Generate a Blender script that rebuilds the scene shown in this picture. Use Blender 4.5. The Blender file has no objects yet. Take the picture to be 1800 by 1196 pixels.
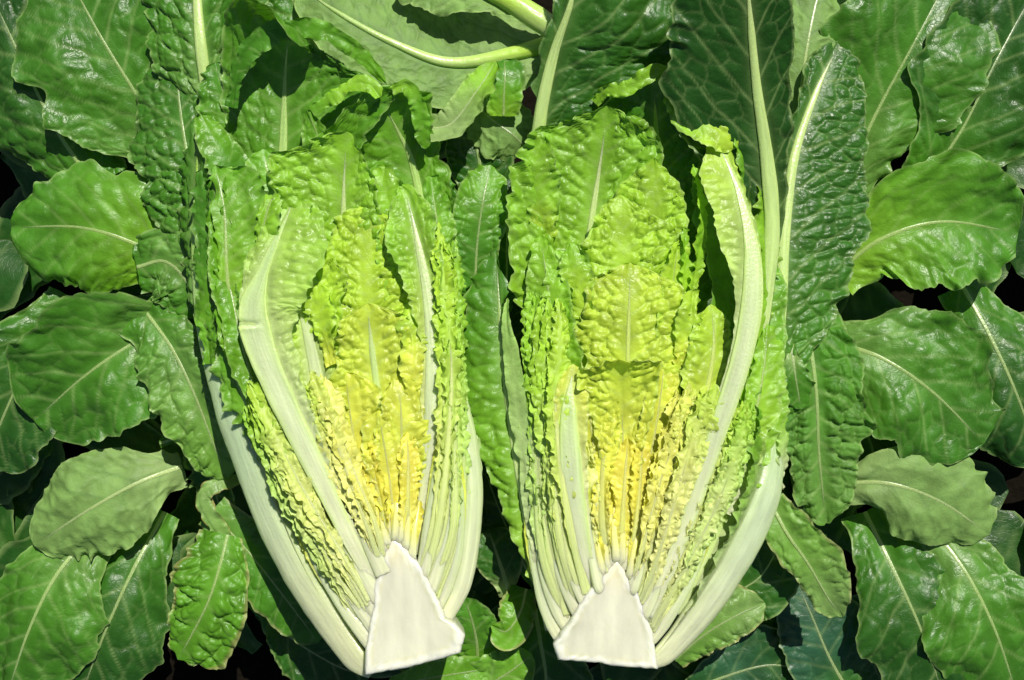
import bpy, math, random
import numpy as np

# ------------------------------------------------------------------ camera, sky, sun, exposure
S = 0.00035                 # metres per photo pixel at the ground
DP = 2150.0                 # camera height in the same pixel units
scene = bpy.context.scene
R = math.radians

cam_d = bpy.data.cameras.new('camera')
cam_d.sensor_width = 36.0
cam_d.lens = 36.0 * DP / 1800.0
cam_d.clip_start = 0.01
cam_d.clip_end = 100.0
cam = bpy.data.objects.new('camera', cam_d)
scene.collection.objects.link(cam)
cam.location = (0, 0, DP * S)
cam.rotation_euler = (0, 0, 0)
scene.camera = cam

SUN_EL, SUN_AZ = 56.0, 24.0       # elevation; azimuth from +Y (picture top) towards +X
world = bpy.data.worlds.new('World')
scene.world = world
world.use_nodes = True
wn = world.node_tree
wn.nodes.clear()
sky = wn.nodes.new('ShaderNodeTexSky')
sky.sky_type = 'NISHITA'
sky.sun_disc = False
sky.sun_elevation = R(SUN_EL)
sky.sun_rotation = R(SUN_AZ)
bg = wn.nodes.new('ShaderNodeBackground')
bg.inputs['Strength'].default_value = 0.055
wo = wn.nodes.new('ShaderNodeOutputWorld')
wn.links.new(sky.outputs[0], bg.inputs['Color'])
wn.links.new(bg.outputs[0], wo.inputs['Surface'])

sun_d = bpy.data.lights.new('sun', 'SUN')
sun_d.energy = 5.0
sun_d.angle = R(0.53)
sun_d.color = (1.0, 0.96, 0.88)
sun = bpy.data.objects.new('sun', sun_d)
scene.collection.objects.link(sun)
sun.rotation_euler = (-R(90 - SUN_EL), 0, -R(SUN_AZ))
sun.rotation_mode = 'XYZ'
sun.location = (0.3, 0.8, 1.5)

scene.view_settings.view_transform = 'Standard'
scene.view_settings.look = 'None'
scene.view_settings.exposure = 0.22
scene.view_settings.gamma = 1.0
scene.view_settings.use_curve_mapping = False
scene.render.engine = 'CYCLES'
scene.cycles.use_denoising = True
scene.cycles.max_bounces = 8
scene.cycles.transmission_bounces = 6

# ------------------------------------------------------------------ helpers
def at(px, py, z):
    """photo pixel + height (pixel units) -> metres"""
    k = (DP - z) / DP
    return np.array([(px - 900.0) * k, (598.0 - py) * k, z])

def hash2(i, j, seed):
    v = np.sin(i * 127.1 + j * 311.7 + seed * 74.7) * 43758.5453
    a = v - np.floor(v)
    v = np.sin(i * 269.5 + j * 183.3 + seed * 41.3) * 24634.6345
    return a, v - np.floor(v)

def voronoi(x, y, seed):
    ix, iy = np.floor(x), np.floor(y)
    f1 = np.full(x.shape, 9.0); f2 = np.full(x.shape, 9.0)
    for dx in (-1, 0, 1):
        for dy in (-1, 0, 1):
            a, b = hash2(ix + dx, iy + dy, seed)
            d = np.hypot(ix + dx + 0.12 + 0.76 * a - x, iy + dy + 0.12 + 0.76 * b - y)
            m = d < f1
            f2 = np.where(m, f1, np.minimum(f2, d))
            f1 = np.where(m, d, f1)
    return f1, f2

def vnoise(x, y, seed):
    ix, iy = np.floor(x), np.floor(y)
    fx, fy = x - ix, y - iy
    fx = fx * fx * (3 - 2 * fx); fy = fy * fy * (3 - 2 * fy)
    h = lambda a, b: hash2(a, b, seed)[0]
    return ((h(ix, iy) * (1 - fx) + h(ix + 1, iy) * fx) * (1 - fy) +
            (h(ix, iy + 1) * (1 - fx) + h(ix + 1, iy + 1) * fx) * fy) * 2 - 1

def fbm(x, y, seed, n=3):
    r = 0; a = 1.0
    for k in range(n):
        r = r + a * vnoise(x * 2 ** k, y * 2 ** k, seed + k * 7.3); a *= 0.5
    return r / 1.75

def sstep(a, b, x):
    t = np.clip((x - a) / (b - a), 0, 1)
    return t * t * (3 - 2 * t)

def spline(pts, n):
    """Catmull-Rom through pts, resampled evenly by length."""
    P = np.array(pts, float)
    P = np.vstack([2 * P[0] - P[1], P, 2 * P[-1] - P[-2]])
    out = []
    for i in range(1, len(P) - 2):
        t = np.linspace(0, 1, 24, endpoint=False)[:, None]
        a, b, c, d = P[i - 1], P[i], P[i + 1], P[i + 2]
        out.append(0.5 * (2 * b + (c - a) * t + (2 * a - 5 * b + 4 * c - d) * t ** 2 + (3 * b - a - 3 * c + d) * t ** 3))
    out.append(P[-2][None])
    Q = np.vstack(out)
    L = np.concatenate([[0], np.cumsum(np.linalg.norm(np.diff(Q, axis=0), axis=1))])
    s = np.linspace(0, L[-1], n)
    return np.stack([np.interp(s, L, Q[:, k]) for k in range(3)], 1), s

def norm(a):
    return a / np.maximum(np.linalg.norm(a, axis=-1, keepdims=True), 1e-9)

def grid_mesh(name, P, col, lp, close_u=False):
    """P: (nt, nu, 3) metres; col: (nt, nu, 4); lp: (nt, nu, 3)"""
    nt, nu = P.shape[:2]
    me = bpy.data.meshes.new(name)
    idx = np.arange(nt * nu).reshape(nt, nu)
    if close_u:
        nxt = np.roll(idx, -1, axis=1)
        q = np.stack([idx[:-1], idx[1:], nxt[1:], nxt[:-1]], -1).reshape(-1, 4)
    else:
        q = np.stack([idx[:-1, :-1], idx[:-1, 1:], idx[1:, 1:], idx[1:, :-1]], -1).reshape(-1, 4)
    nf = len(q)
    me.vertices.add(nt * nu); me.loops.add(nf * 4); me.polygons.add(nf)
    me.vertices.foreach_set('co', P.reshape(-1).astype(np.float32))
    me.loops.foreach_set('vertex_index', q.reshape(-1).astype(np.int32))
    me.polygons.foreach_set('loop_start', np.arange(0, nf * 4, 4, dtype=np.int32))
    me.polygons.foreach_set('use_smooth', np.ones(nf, bool))
    me.update(calc_edges=True)
    a = me.attributes.new('Col', 'FLOAT_COLOR', 'POINT')
    a.data.foreach_set('color', col.reshape(-1).astype(np.float32))
    a = me.attributes.new('lp', 'FLOAT_VECTOR', 'POINT')
    a.data.foreach_set('vector', lp.reshape(-1).astype(np.float32))
    me.validate()
    return me

def link(name, me, mat, parent=None):
    o = bpy.data.objects.new(name, me)
    scene.collection.objects.link(o)
    if me is not None and mat is not None:
        me.materials.append(mat)
    if parent is not None:
        o.parent = parent
    return o

def thing(name, label, cat, group=None):
    o = bpy.data.objects.new(name, None)
    scene.collection.objects.link(o)
    o.empty_display_size = 0.02
    o['label'] = label; o['category'] = cat
    if group: o['group'] = group
    return o

# ------------------------------------------------------------------ materials
def N(nt, t, **k):
    n = nt.nodes.new(t)
    for a, b in k.items(): setattr(n, a, b)
    return n

def leaf_material(name, rough, bump, transl, spec, tint=(1.15, 1.2, 0.5)):
    m = bpy.data.materials.new(name); m.use_nodes = True
    nt = m.node_tree; nt.nodes.clear(); L = nt.links.new
    out = N(nt, 'ShaderNodeOutputMaterial')
    col = N(nt, 'ShaderNodeAttribute', attribute_name='Col')
    lp = N(nt, 'ShaderNodeAttribute', attribute_name='lp')
    nz = N(nt, 'ShaderNodeTexNoise'); nz.inputs['Scale'].default_value = 0.03; nz.inputs['Detail'].default_value = 5
    L(lp.outputs['Vector'], nz.inputs['Vector'])
    mr = N(nt, 'ShaderNodeMapRange'); mr.inputs['From Min'].default_value = 0.3; mr.inputs['From Max'].default_value = 0.7
    mr.inputs['To Min'].default_value = 0.78; mr.inputs['To Max'].default_value = 1.2
    L(nz.outputs['Fac'], mr.inputs['Value'])
    mul = N(nt, 'ShaderNodeVectorMath', operation='SCALE')
    L(col.outputs['Color'], mul.inputs[0]); L(mr.outputs[0], mul.inputs['Scale'])
    # fine vein net and pores as bump
    vo = N(nt, 'ShaderNodeTexVoronoi', feature='DISTANCE_TO_EDGE'); vo.inputs['Scale'].default_value = 0.11
    L(lp.outputs['Vector'], vo.inputs['Vector'])
    vr = N(nt, 'ShaderNodeMapRange'); vr.inputs['From Max'].default_value = 0.12
    L(vo.outputs['Distance'], vr.inputs['Value'])
    n2 = N(nt, 'ShaderNodeTexNoise'); n2.inputs['Scale'].default_value = 0.09; n2.inputs['Detail'].default_value = 2
    L(lp.outputs['Vector'], n2.inputs['Vector'])
    ad = N(nt, 'ShaderNodeMath', operation='MULTIPLY_ADD'); ad.inputs[1].default_value = 0.22
    L(vr.outputs[0], ad.inputs[0]); L(n2.outputs['Fac'], ad.inputs[2])
    bp = N(nt, 'ShaderNodeBump'); bp.inputs['Strength'].default_value = bump; bp.inputs['Distance'].default_value = 0.0012
    L(ad.outputs[0], bp.inputs['Height'])
    p = N(nt, 'ShaderNodeBsdfPrincipled')
    L(mul.outputs[0], p.inputs['Base Color']); L(bp.outputs[0], p.inputs['Normal'])
    rr = N(nt, 'ShaderNodeMapRange'); rr.inputs['To Min'].default_value = rough - 0.16; rr.inputs['To Max'].default_value = rough + 0.30
    L(nz.outputs['Fac'], rr.inputs['Value']); L(rr.outputs[0], p.inputs['Roughness'])
    p.inputs['Specular IOR Level'].default_value = spec
    tr = N(nt, 'ShaderNodeBsdfTranslucent')
    tc = N(nt, 'ShaderNodeVectorMath', operation='MULTIPLY'); tc.inputs[1].default_value = tint
    L(mul.outputs[0], tc.inputs[0]); L(tc.outputs[0], tr.inputs['Color']); L(bp.outputs[0], tr.inputs['Normal'])
    mx = N(nt, 'ShaderNodeMixShader'); mx.inputs[0].default_value = transl
    L(p.outputs[0], mx.inputs[1]); L(tr.outputs[0], mx.inputs[2]); L(mx.outputs[0], out.inputs['Surface'])
    return m

def flesh_material(name, stretch, rough, sss, bump=0.2):
    m = bpy.data.materials.new(name); m.use_nodes = True
    nt = m.node_tree; nt.nodes.clear(); L = nt.links.new
    out = N(nt, 'ShaderNodeOutputMaterial')
    col = N(nt, 'ShaderNodeAttribute', attribute_name='Col')
    lp = N(nt, 'ShaderNodeAttribute', attribute_name='lp')
    mp = N(nt, 'ShaderNodeMapping'); mp.inputs['Scale'].default_value = stretch
    L(lp.outputs['Vector'], mp.inputs['Vector'])
    nz = N(nt, 'ShaderNodeTexNoise'); nz.inputs['Scale'].default_value = 0.25; nz.inputs['Detail'].default_value = 4
    L(mp.outputs[0], nz.inputs['Vector'])
    n3 = N(nt, 'ShaderNodeTexNoise'); n3.inputs['Scale'].default_value = 0.2; n3.inputs['Detail'].default_value = 4
    L(lp.outputs['Vector'], n3.inputs['Vector'])
    mr = N(nt, 'ShaderNodeMapRange'); mr.inputs['From Min'].default_value = 0.3; mr.inputs['From Max'].default_value = 0.7
    mr.inputs['To Min'].default_value = 0.90; mr.inputs['To Max'].default_value = 1.05
    L(nz.outputs['Fac'], mr.inputs['Value'])
    mul = N(nt, 'ShaderNodeVectorMath', operation='SCALE')
    L(col.outputs['Color'], mul.inputs[0]); L(mr.outputs[0], mul.inputs['Scale'])
    ad = N(nt, 'ShaderNodeMath', operation='ADD')
    L(nz.outputs['Fac'], ad.inputs[0]); L(n3.outputs['Fac'], ad.inputs[1])
    bp = N(nt, 'ShaderNodeBump'); bp.inputs['Strength'].default_value = bump; bp.inputs['Distance'].default_value = 0.0012
    L(ad.outputs[0], bp.inputs['Height'])
    p = N(nt, 'ShaderNodeBsdfPrincipled')
    L(mul.outputs[0], p.inputs['Base Color']); L(bp.outputs[0], p.inputs['Normal'])
    p.inputs['Roughness'].default_value = rough
    p.inputs['Specular IOR Level'].default_value = 0.5
    p.inputs['Subsurface Weight'].default_value = sss
    p.inputs['Subsurface Radius'].default_value = (0.9, 1.0, 0.55)
    p.inputs['Subsurface Scale'].default_value = 0.005
    L(p.outputs[0], out.inputs['Surface'])
    return m

M_BLADE = leaf_material('lettuce_blade', 0.33, 0.25, 0.33, 0.40)
M_FRILL = leaf_material('lettuce_heart_frill', 0.36, 0.12, 0.28, 0.35, (1.1, 1.1, 0.85))
M_DULL = leaf_material('lettuce_underside', 0.5, 0.28, 0.32, 0.3)
M_RIB = flesh_material('lettuce_rib', (1.0, 0.06, 1.0), 0.30, 0.8)
M_CORE = flesh_material('lettuce_core', (0.25, 0.06, 0.25), 0.28, 0.9, 0.07)

soil = bpy.data.materials.new('dark_soil'); soil.use_nodes = True
nt = soil.node_tree; b = nt.nodes['Principled BSDF']
tcn = N(nt, 'ShaderNodeTexCoord'); nz = N(nt, 'ShaderNodeTexNoise'); nz.inputs['Scale'].default_value = 60; nz.inputs['Detail'].default_value = 8
cr = N(nt, 'ShaderNodeValToRGB')
cr.color_ramp.elements[0].color = (0.005, 0.004, 0.003, 1); cr.color_ramp.elements[1].color = (0.009, 0.007, 0.004, 1)
bp = N(nt, 'ShaderNodeBump'); bp.inputs['Strength'].default_value = 0.8; bp.inputs['Distance'].default_value = 0.01
nt.links.new(tcn.outputs['Object'], nz.inputs['Vector']); nt.links.new(nz.outputs['Fac'], cr.inputs['Fac'])
nt.links.new(cr.outputs['Color'], b.inputs['Base Color']); nt.links.new(nz.outputs['Fac'], bp.inputs['Height'])
nt.links.new(bp.outputs['Normal'], b.inputs['Normal']); b.inputs['Roughness'].default_value = 0.95; b.inputs['Specular IOR Level'].default_value = 0.05

# leaf colours (linear), from the outer wrapper to the heart
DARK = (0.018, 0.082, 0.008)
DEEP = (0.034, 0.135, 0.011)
GREEN = (0.068, 0.228, 0.014)
MID = (0.135, 0.350, 0.018)
LIGHT = (0.235, 0.480, 0.026)
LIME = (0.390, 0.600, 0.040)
YELL = (0.620, 0.680, 0.070)
GOLD = (0.760, 0.700, 0.090)
CREAM = (0.680, 0.680, 0.290)
WHITE = (0.580, 0.600, 0.390)
PALE = (0.440, 0.580, 0.210)
UNDER = (0.200, 0.350, 0.085)
UPALE = (0.290, 0.430, 0.140)

SEED = [1.0]
def mix(a, b, f): return tuple(x * (1 - f) + y * f for x, y in zip(a, b))

def prof(v, t):
    if np.isscalar(v): return np.full(t.shape, float(v))
    a = np.array(v, float)
    return np.interp(t, a[:, 0], a[:, 1])

def leaf_arrays(pts, W, tm=.62, wb=.2, pw=2.2, roll=0, dih=(0, 0), curl=(.3, .3), ruf=(6, 46), bl=(3.0, 20),
                lat=(46, .75), cols=(WHITE, LIGHT, LIGHT), mids=(.25, .6), ribw=None, halo=1.0, res=2.4, seed=None,
                tooth=.05, under=False, veinc=None, vein=.55, wave=6.0, raw=False, edge=None, hs=.4, crump=(2.5, 34)):
    if seed is None:
        SEED[0] += 1.37; seed = SEED[0]
    P = [tuple(p) for p in pts] if raw else [at(*p) for p in pts]
    C0, s0 = spline(P, 60)
    nt_ = int(max(18, min(260, s0[-1] / res)))
    C, s = spline(P, nt_)
    t = np.linspace(0, 1, nt_)
    if isinstance(W, list):
        A = np.array(W, float)
        f = lambda c: np.interp(t, A[:, 0], A[:, c])
        def sm(v):
            k = max(3, nt_ // 12) | 1
            pad = np.pad(v, k, mode='edge'); ker = np.hanning(k + 2)[1:-1]; ker /= ker.sum()
            return np.convolve(pad, ker, 'same')[k:-k]
        wl, wr = sm(f(1)), sm(f(2))
        tipf = np.sqrt(np.clip((1 - t) / 0.06, 0, 1))
        wl *= tipf; wr *= tipf
    else:
        wl_, wr_ = (W, W) if np.isscalar(W) else W
        sh = np.where(t < tm, wb + (1 - wb) * sstep(0, tm, t), np.sqrt(np.clip(1 - ((t - tm) / (1 - tm)) ** pw, 0, 1)))
        wl, wr = wl_ * sh, wr_ * sh
    wmax = max(wl.max(), wr.max())
    T = norm(np.gradient(C, axis=0))
    up = np.array([0, 0, 1.0])
    N0 = np.zeros_like(T)
    n_ = up - (T[0] @ up) * T[0]
    for i in range(nt_):                       # carried along the spine, so folded tips show their underside
        n_ = n_ - (n_ @ T[i]) * T[i]; n_ = n_ / np.linalg.norm(n_); N0[i] = n_
    B0 = np.cross(T, N0)
    ra = np.radians(prof(roll, t))[:, None]
    Nn = N0 * np.cos(ra) + B0 * np.sin(ra)
    Bb = np.cross(T, Nn)
    nu = int(max(9, min(140, (wl.max() + wr.max()) / res))) | 1
    u = np.linspace(-1, 1, nu)
    a = np.abs(u)[None, :]
    sg = np.sign(u)[None, :]
    right = u >= 0
    # margin length on each side drives the ruffles and the teeth
    def margin(w):
        return np.concatenate([[0], np.cumsum(np.hypot(np.diff(s), np.diff(w)))])
    ml, mrr = margin(wl), margin(wr)
    rng = np.random.RandomState(int(seed * 1000) % 2 ** 31)
    def teeth(m, k):
        n = vnoise(m / 17.0, m * 0 + k, seed) * .6 + vnoise(m / 7.0, m * 0 + k, seed + 3) * .5
        return 1 + tooth * n + tooth * 2.4 * vnoise(m / 46.0, m * 0 + k, seed + 5) + tooth * 1.4 * vnoise(m / 110.0, m * 0 + k, seed + 6)
    wl = wl * teeth(ml, 1.5); wr = wr * teeth(mrr, 9.5)
    w = np.where(right[None, :], wr[:, None], wl[:, None])
    m = np.where(right[None, :], mrr[:, None] + 900, ml[:, None])
    d = a * w
    def pick(v):
        l, r = v if isinstance(v, (tuple, list)) and not isinstance(v[0], (tuple, list)) else v
        return np.where(right[None, :], np.radians(prof(r, t))[:, None], np.radians(prof(l, t))[:, None])
    di = pick(tuple(x if not np.isscalar(x) else float(x) for x in dih))
    cu = pick(tuple((x if not np.isscalar(x) else float(x)) for x in curl))
    cu = np.where(np.abs(cu) < 1e-3, 1e-3, cu)
    ph = di + cu * a
    latx = w * (np.sin(ph) - np.sin(di)) / cu
    nor = w * (np.cos(di) - np.cos(ph)) / cu
    pos = C[:, None, :] + (sg * latx)[..., None] * Bb[:, None, :] + nor[..., None] * Nn[:, None, :]
    Ns = np.cos(ph)[..., None] * Nn[:, None, :] - (sg * np.sin(ph))[..., None] * Bb[:, None, :]
    Bs = np.cos(ph)[..., None] * Bb[:, None, :] * sg[..., None] + np.sin(ph)[..., None] * Nn[:, None, :]
    ss = s[:, None] + 0 * d
    # veins
    q = ss - lat[1] * d - 0.0012 * d * d + 7 * vnoise(d / 38, ss / 60, seed + 11)
    side = np.where(right[None, :], 0.37, 0.0)
    kq = q / lat[0] + side
    kf = kq - np.floor(kq)
    jit = 0.5 + 0.22 * (hash2(np.floor(kq), right[None, :] * 1.0 + 0 * kq, seed)[0] - .5)
    dist = np.abs(kf - jit) * lat[0] * 0.8
    vw = 1.5 + (.5 + 1.2 * (1 - a)) * min(1, wmax / 90)
    vl = np.exp(-(dist / vw) ** 2) * (1 - .35 * a)
    cx, cy = sg * d / bl[1] * .9, (ss - .38 * lat[1] * d) / bl[1] * 1.1
    cx = cx + .25 * fbm(cx * .9, cy * .9, seed + 21); cy = cy + .25 * fbm(cx * .9 + 5, cy * .9, seed + 22)
    f1, f2 = voronoi(cx, cy, seed + 31)
    e = f2 - f1
    vf = np.exp(-(e * bl[1] / 2.6) ** 2)
    f3, f4 = voronoi(cx * 2.3, cy * 2.3, seed + 57)
    pil = lambda v: np.sqrt(v * (2 - v))
    dome = pil(np.clip(e / .85, 0, 1)) + .38 * pil(np.clip((f4 - f3) / .85, 0, 1))
    win = sstep(.02, .22, a) * sstep(6, 26, d) if wmax > 40 else a
    big = .55 + .45 * fbm(cx / 4, cy / 4, seed + 41)
    h = bl[0] * (dome - .62) * win * np.clip(big + .35, .2, 1.5) * 1.45
    h = h - 1.2 * vl * win * (1 if bl[0] > 0 else 0)
    if under: h = -h
    # broad waviness and ruffled margin
    h = h + wave * fbm(sg * d / 80 + 3, ss / 90, seed + 51, 2) * sstep(0, .5, a)
    A, lam = ruf
    wob = 1.3 * fbm(m / (lam * 1.9), m * 0, seed + 61, 3)
    amp = A * (.2 + 1.35 * np.abs(vnoise(m / (lam * 1.6), m * 0 + 4, seed + 62)))
    phs = 2 * np.pi * ((m - .8 * lat[1] * (d - w)) / lam + wob)
    h = h + .8 * amp * a ** 4.5 * np.sin(phs + 2.4 * fbm(sg * d / 30, ss / 30, seed + 63, 2))
    h = h + .25 * amp * a ** 6 * np.sin(phs * 1.9 + 1.7 + 2 * a)
    if ribw is not None:
        rw0 = prof(ribw, t)[:, None] + 0 * d
        damp = sstep(rw0 * .9, rw0 * 1.5 + 4, d)
        h = h * damp - (1 - damp) * np.minimum(rw0 * .12, 3)
        amp = amp * damp
    pos = pos + h[..., None] * Ns
    wgt = (.25 + .75 * a) * (damp if ribw is not None else 1)
    u1, u2 = sg * d / crump[1], ss / crump[1]
    pos = pos + (crump[0] * 1.5 * wgt * fbm(u1 + 11, u2, seed + 91))[..., None] * Ns
    pos = pos + (crump[0] * wgt * fbm(u1, u2 + 17, seed + 92))[..., None] * T[:, None, :]
    pos = pos + (crump[0] * wgt * fbm(u1 + 29, u2 + 3, seed + 93))[..., None] * Bs
    tan = .16 * amp * a ** 4 * np.cos(phs) * (d > 1)
    pos = pos + tan[..., None] * T[:, None, :]
    pos = pos + (.30 * amp * a ** 4 * np.sin(phs * 1.15 + 2.2))[..., None] * Bs
    # colour
    tt = t[:, None] + .05 * fbm(sg * d / 50, ss / 50, seed + 71) + .06 * (a - .4)
    c0, c1, c2 = [np.array(c) for c in cols]
    k1 = sstep(0, mids[0] * 2, tt)[..., None]; k2 = sstep(mids[1] - .3, mids[1] + .3, tt)[..., None]
    col = (c0 * (1 - k1) + c1 * k1) * (1 - k2) + c2 * k2
    if edge is not None:
        ke = (sstep(.86, 1.0, a + .08 * fbm(m / 20, m * 0, seed + 77)))[..., None] * .8
        col = col * (1 - ke) + np.array(edge) * ke
    km = (sstep(-5, -1.5, d - w) * sstep(12, 30, w))[..., None] * .35  # lit rim painted in: outermost margin mixed towards pale green
    col = col * (1 - km) + np.array(PALE) * km
    vc = np.array(veinc) if veinc is not None else col * .55 + np.array(PALE) * .45
    kv = np.clip(vein * (np.maximum(vl, .40 * vf * win)), 0, 1)[..., None]
    col = col * (1 - kv) + vc * kv
    if ribw is not None:
        rw = prof(ribw, t)[:, None]
        hal = np.exp(-(np.maximum(d - rw * .7, 0) / (rw * .9 * halo + 2)) ** 1.3) * np.clip(rw / 5, 0, 1) * hs
        kw_ = ((1 - sstep(.3, .95, t)) * min(1, max(0, (hs - .4) * 2.5)))[:, None, None]
        pc = np.array(WHITE) * kw_ + vc * (1 - kw_)
        col = col * (1 - hal[..., None]) + pc * hal[..., None]
    col = col * (1 + .10 * fbm(sg * d / 22, ss / 22, seed + 81))[..., None]
    col4 = np.concatenate([np.clip(col, 0, .9), np.ones(col.shape[:2] + (1,))], -1)
    lp = np.stack([sg * d, ss, np.full(d.shape, seed * 97.0 % 5000)], -1)
    return dict(P=pos, col=col4, lp=lp, C=C, T=T, N=Nn, B=Bb, s=s, t=t, seed=seed)

def rib_mesh(A, ribw, top=.22, bot=.5, end=.95, tint=(WHITE, WHITE, PALE), off=0.0, flat=False, ridge=0.0, blunt=False, crack=None):
    keep = A['t'] <= end
    C, T, Nn, B, s, t = [A[k][keep] for k in ('C', 'T', 'N', 'B', 's', 't')]
    step = max(1, len(t) // (180 if crack is not None else 90))
    sel = np.unique(np.r_[np.arange(0, len(t), step), len(t) - 1])
    C, T, Nn, B, s, t = [x[sel] for x in (C, T, Nn, B, s, t)]
    rw = prof(ribw, t)
    rw = rw * (1 + .05 * fbm(s / 40, s * 0, A['seed'] + 5))
    if not blunt:
        rw = rw * np.clip((end - t) / .14, 0.02, 1) ** .75
    n = 28
    th = np.linspace(0, 2 * np.pi, n, endpoint=False)
    if flat:
        x = np.sign(np.cos(th)) * np.abs(np.cos(th)) ** .55
        y = np.where(np.sin(th) > 0, np.abs(np.sin(th)) ** .45 * top, -np.abs(np.sin(th)) * bot)
    else:
        x = np.cos(th); y = np.where(np.sin(th) > 0, np.sin(th) * top, np.sin(th) * bot)
    X = x[None] * rw[:, None]; Y = y[None] * rw[:, None] + off
    Y = Y + (np.sin(th) > -.05)[None] * .045 * rw[:, None] * fbm(x[None] * 4 + 0 * X, s[:, None] / 55 + 0 * X, A['seed'] + 9)
    if ridge:
        Y = Y + ridge * (np.sin(th) > 0)[None] * fbm(x[None] * 1.2 + 0 * X, s[:, None] / 5 + 0 * X, A['seed'] + 15, 2) * (1 - x[None] ** 2)
    if crack is not None:
        ck = (s / s[-1] - crack)[:, None] * s[-1] + 6 * x[None] - 3 * fbm(x[None] * 3 + 0 * X, X * 0, 4.4)
        Y = Y - 9 * np.exp(-(ck / 3.2) ** 2) * sstep(.55, -.1, x[None]) * (np.sin(th) > -.05)[None] + 3 * np.exp(-((ck + 7) / 4) ** 2) * sstep(.3, -.3, x[None])
    P = C[:, None] + X[..., None] * B[:, None] + Y[..., None] * Nn[:, None]
    a, b_, c = [np.array(v) for v in tint]
    k1 = sstep(0, .5, t)[:, None]; k2 = sstep(.45, 1, t)[:, None]
    col = (a * (1 - k1) + b_ * k1) * (1 - k2) + c * k2
    col = np.repeat(col[:, None], n, 1)
    ed = (np.abs(x)[None] ** 2.5 * (.75 if flat else .35) * (1 - .5 * (t[:, None] < .15)))[..., None]
    col = col * (1 - ed) + np.array(mix(PALE, LIME, .5)) * ed
    col = col * (1 + .16 * fbm(x[None] * 7 + 0 * X, s[:, None] / 160 + 0 * X, A['seed'] + 3, 2) + .07 * fbm(x[None] * 2 + 0 * X, s[:, None] / 30 + 0 * X, A['seed'] + 4, 2))[..., None]
    col = np.clip(col, 0, .82)
    col = np.concatenate([col, np.ones(col.shape[:2] + (1,))], -1)
    lp = np.stack([X, s[:, None] + 0 * X, Y + A['seed'] * 31 % 900], -1)
    # close both ends
    cap0 = np.repeat(P[:1].mean(1, keepdims=True), n, 1); cap1 = np.repeat(P[-1:].mean(1, keepdims=True), n, 1)
    P = np.concatenate([cap0, P, cap1]); col = np.concatenate([col[:1], col, col[-1:]]); lp = np.concatenate([lp[:1], lp, lp[-1:]])
    return grid_mesh('midrib', P * S, col, lp, close_u=True)

def leaf(parent, pts, W, name='leaf', rib=None, ribkw=None, mat=None, **kw):
    """one leaf: a blade with, if rib is given, its midrib as a child"""
    A = leaf_arrays(pts, W, ribw=rib, **kw)
    o = link(name, grid_mesh(name, A['P'] * S, A['col'], A['lp']), mat or M_BLADE, parent)
    if rib is not None:
        ribkw = dict(ribkw or {})
        if 'tint' not in ribkw:
            c = kw.get('cols')
            ribkw['tint'] = tuple(mix(x, PALE, f) for x, f in zip(c, (.6, .5, .4)))
        r = link('midrib', rib_mesh(A, rib, **ribkw), M_RIB, o if name == 'leaf' else parent)
    return o

def loose(label, pts, W, rib=None, ribkw=None, mat=None, name='lettuce_leaf', cat='lettuce leaf', group='loose leaves behind and around the halves', **kw):
    t = thing(name, label, cat, group)
    return leaf(t, pts, W, name='blade', rib=rib, ribkw=ribkw, mat=mat, **kw), t


# ------------------------------------------------------------------ ground
G = 60
gx = np.linspace(-1.6, 1.6, G)
X, Y = np.meshgrid(gx, gx)
Z = -0.095 + .012 * fbm(X * 12, Y * 12, 3.0)
P = np.stack([X, Y, Z], -1)
g = link('ground', grid_mesh('ground', P, np.ones((G, G, 4)) * .02, P), soil)
g['kind'] = 'structure'

# ------------------------------------------------------------------ shaded foliage deep below everything
def undergrowth():
    rng = random.Random(5)
    V = []; 
    parts = []
    for i in range(200):
        x = rng.uniform(-150, 1950); y = rng.uniform(-120, 1300)
        a = rng.uniform(0, 6.28); L = rng.uniform(170, 300)
        z = rng.uniform(-235, -110)
        pts = [(x + math.cos(a) * L * f, y + math.sin(a) * L * f, z + 40 * math.sin(f * 2.6) * rng.uniform(.3, 1)) for f in (0, .35, .7, 1)]
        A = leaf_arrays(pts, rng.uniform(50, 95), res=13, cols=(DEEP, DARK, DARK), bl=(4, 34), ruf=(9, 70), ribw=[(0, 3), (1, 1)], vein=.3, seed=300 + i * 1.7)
        parts.append(A)
    P = []; col = []; lp = []; q = []; n0 = 0
    for A in parts:
        a, b = A['P'].shape[:2]
        idx = np.arange(a * b).reshape(a, b) + n0; n0 += a * b
        q.append(np.stack([idx[:-1, :-1], idx[:-1, 1:], idx[1:, 1:], idx[1:, :-1]], -1).reshape(-1, 4))
        P.append(A['P'].reshape(-1, 3)); col.append(A['col'].reshape(-1, 4)); lp.append(A['lp'].reshape(-1, 3))
    P = np.concatenate(P) * S; q = np.concatenate(q)
    me = bpy.data.meshes.new('undergrowth')
    me.vertices.add(len(P)); me.loops.add(len(q) * 4); me.polygons.add(len(q))
    me.vertices.foreach_set('co', P.reshape(-1).astype(np.float32))
    me.loops.foreach_set('vertex_index', q.reshape(-1).astype(np.int32))
    me.polygons.foreach_set('loop_start', np.arange(0, len(q) * 4, 4, dtype=np.int32))
    me.polygons.foreach_set('use_smooth', np.ones(len(q), bool))
    me.update(calc_edges=True)
    me.attributes.new('Col', 'FLOAT_COLOR', 'POINT').data.foreach_set('color', np.concatenate(col).reshape(-1).astype(np.float32))
    me.attributes.new('lp', 'FLOAT_VECTOR', 'POINT').data.foreach_set('vector', np.concatenate(lp).reshape(-1).astype(np.float32))
    o = link('undergrowth', me, M_BLADE)
    o['kind'] = 'stuff'; o['label'] = 'dark mass of shaded lettuce foliage deep under the cut halves'; o['category'] = 'foliage'
undergrowth()

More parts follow.
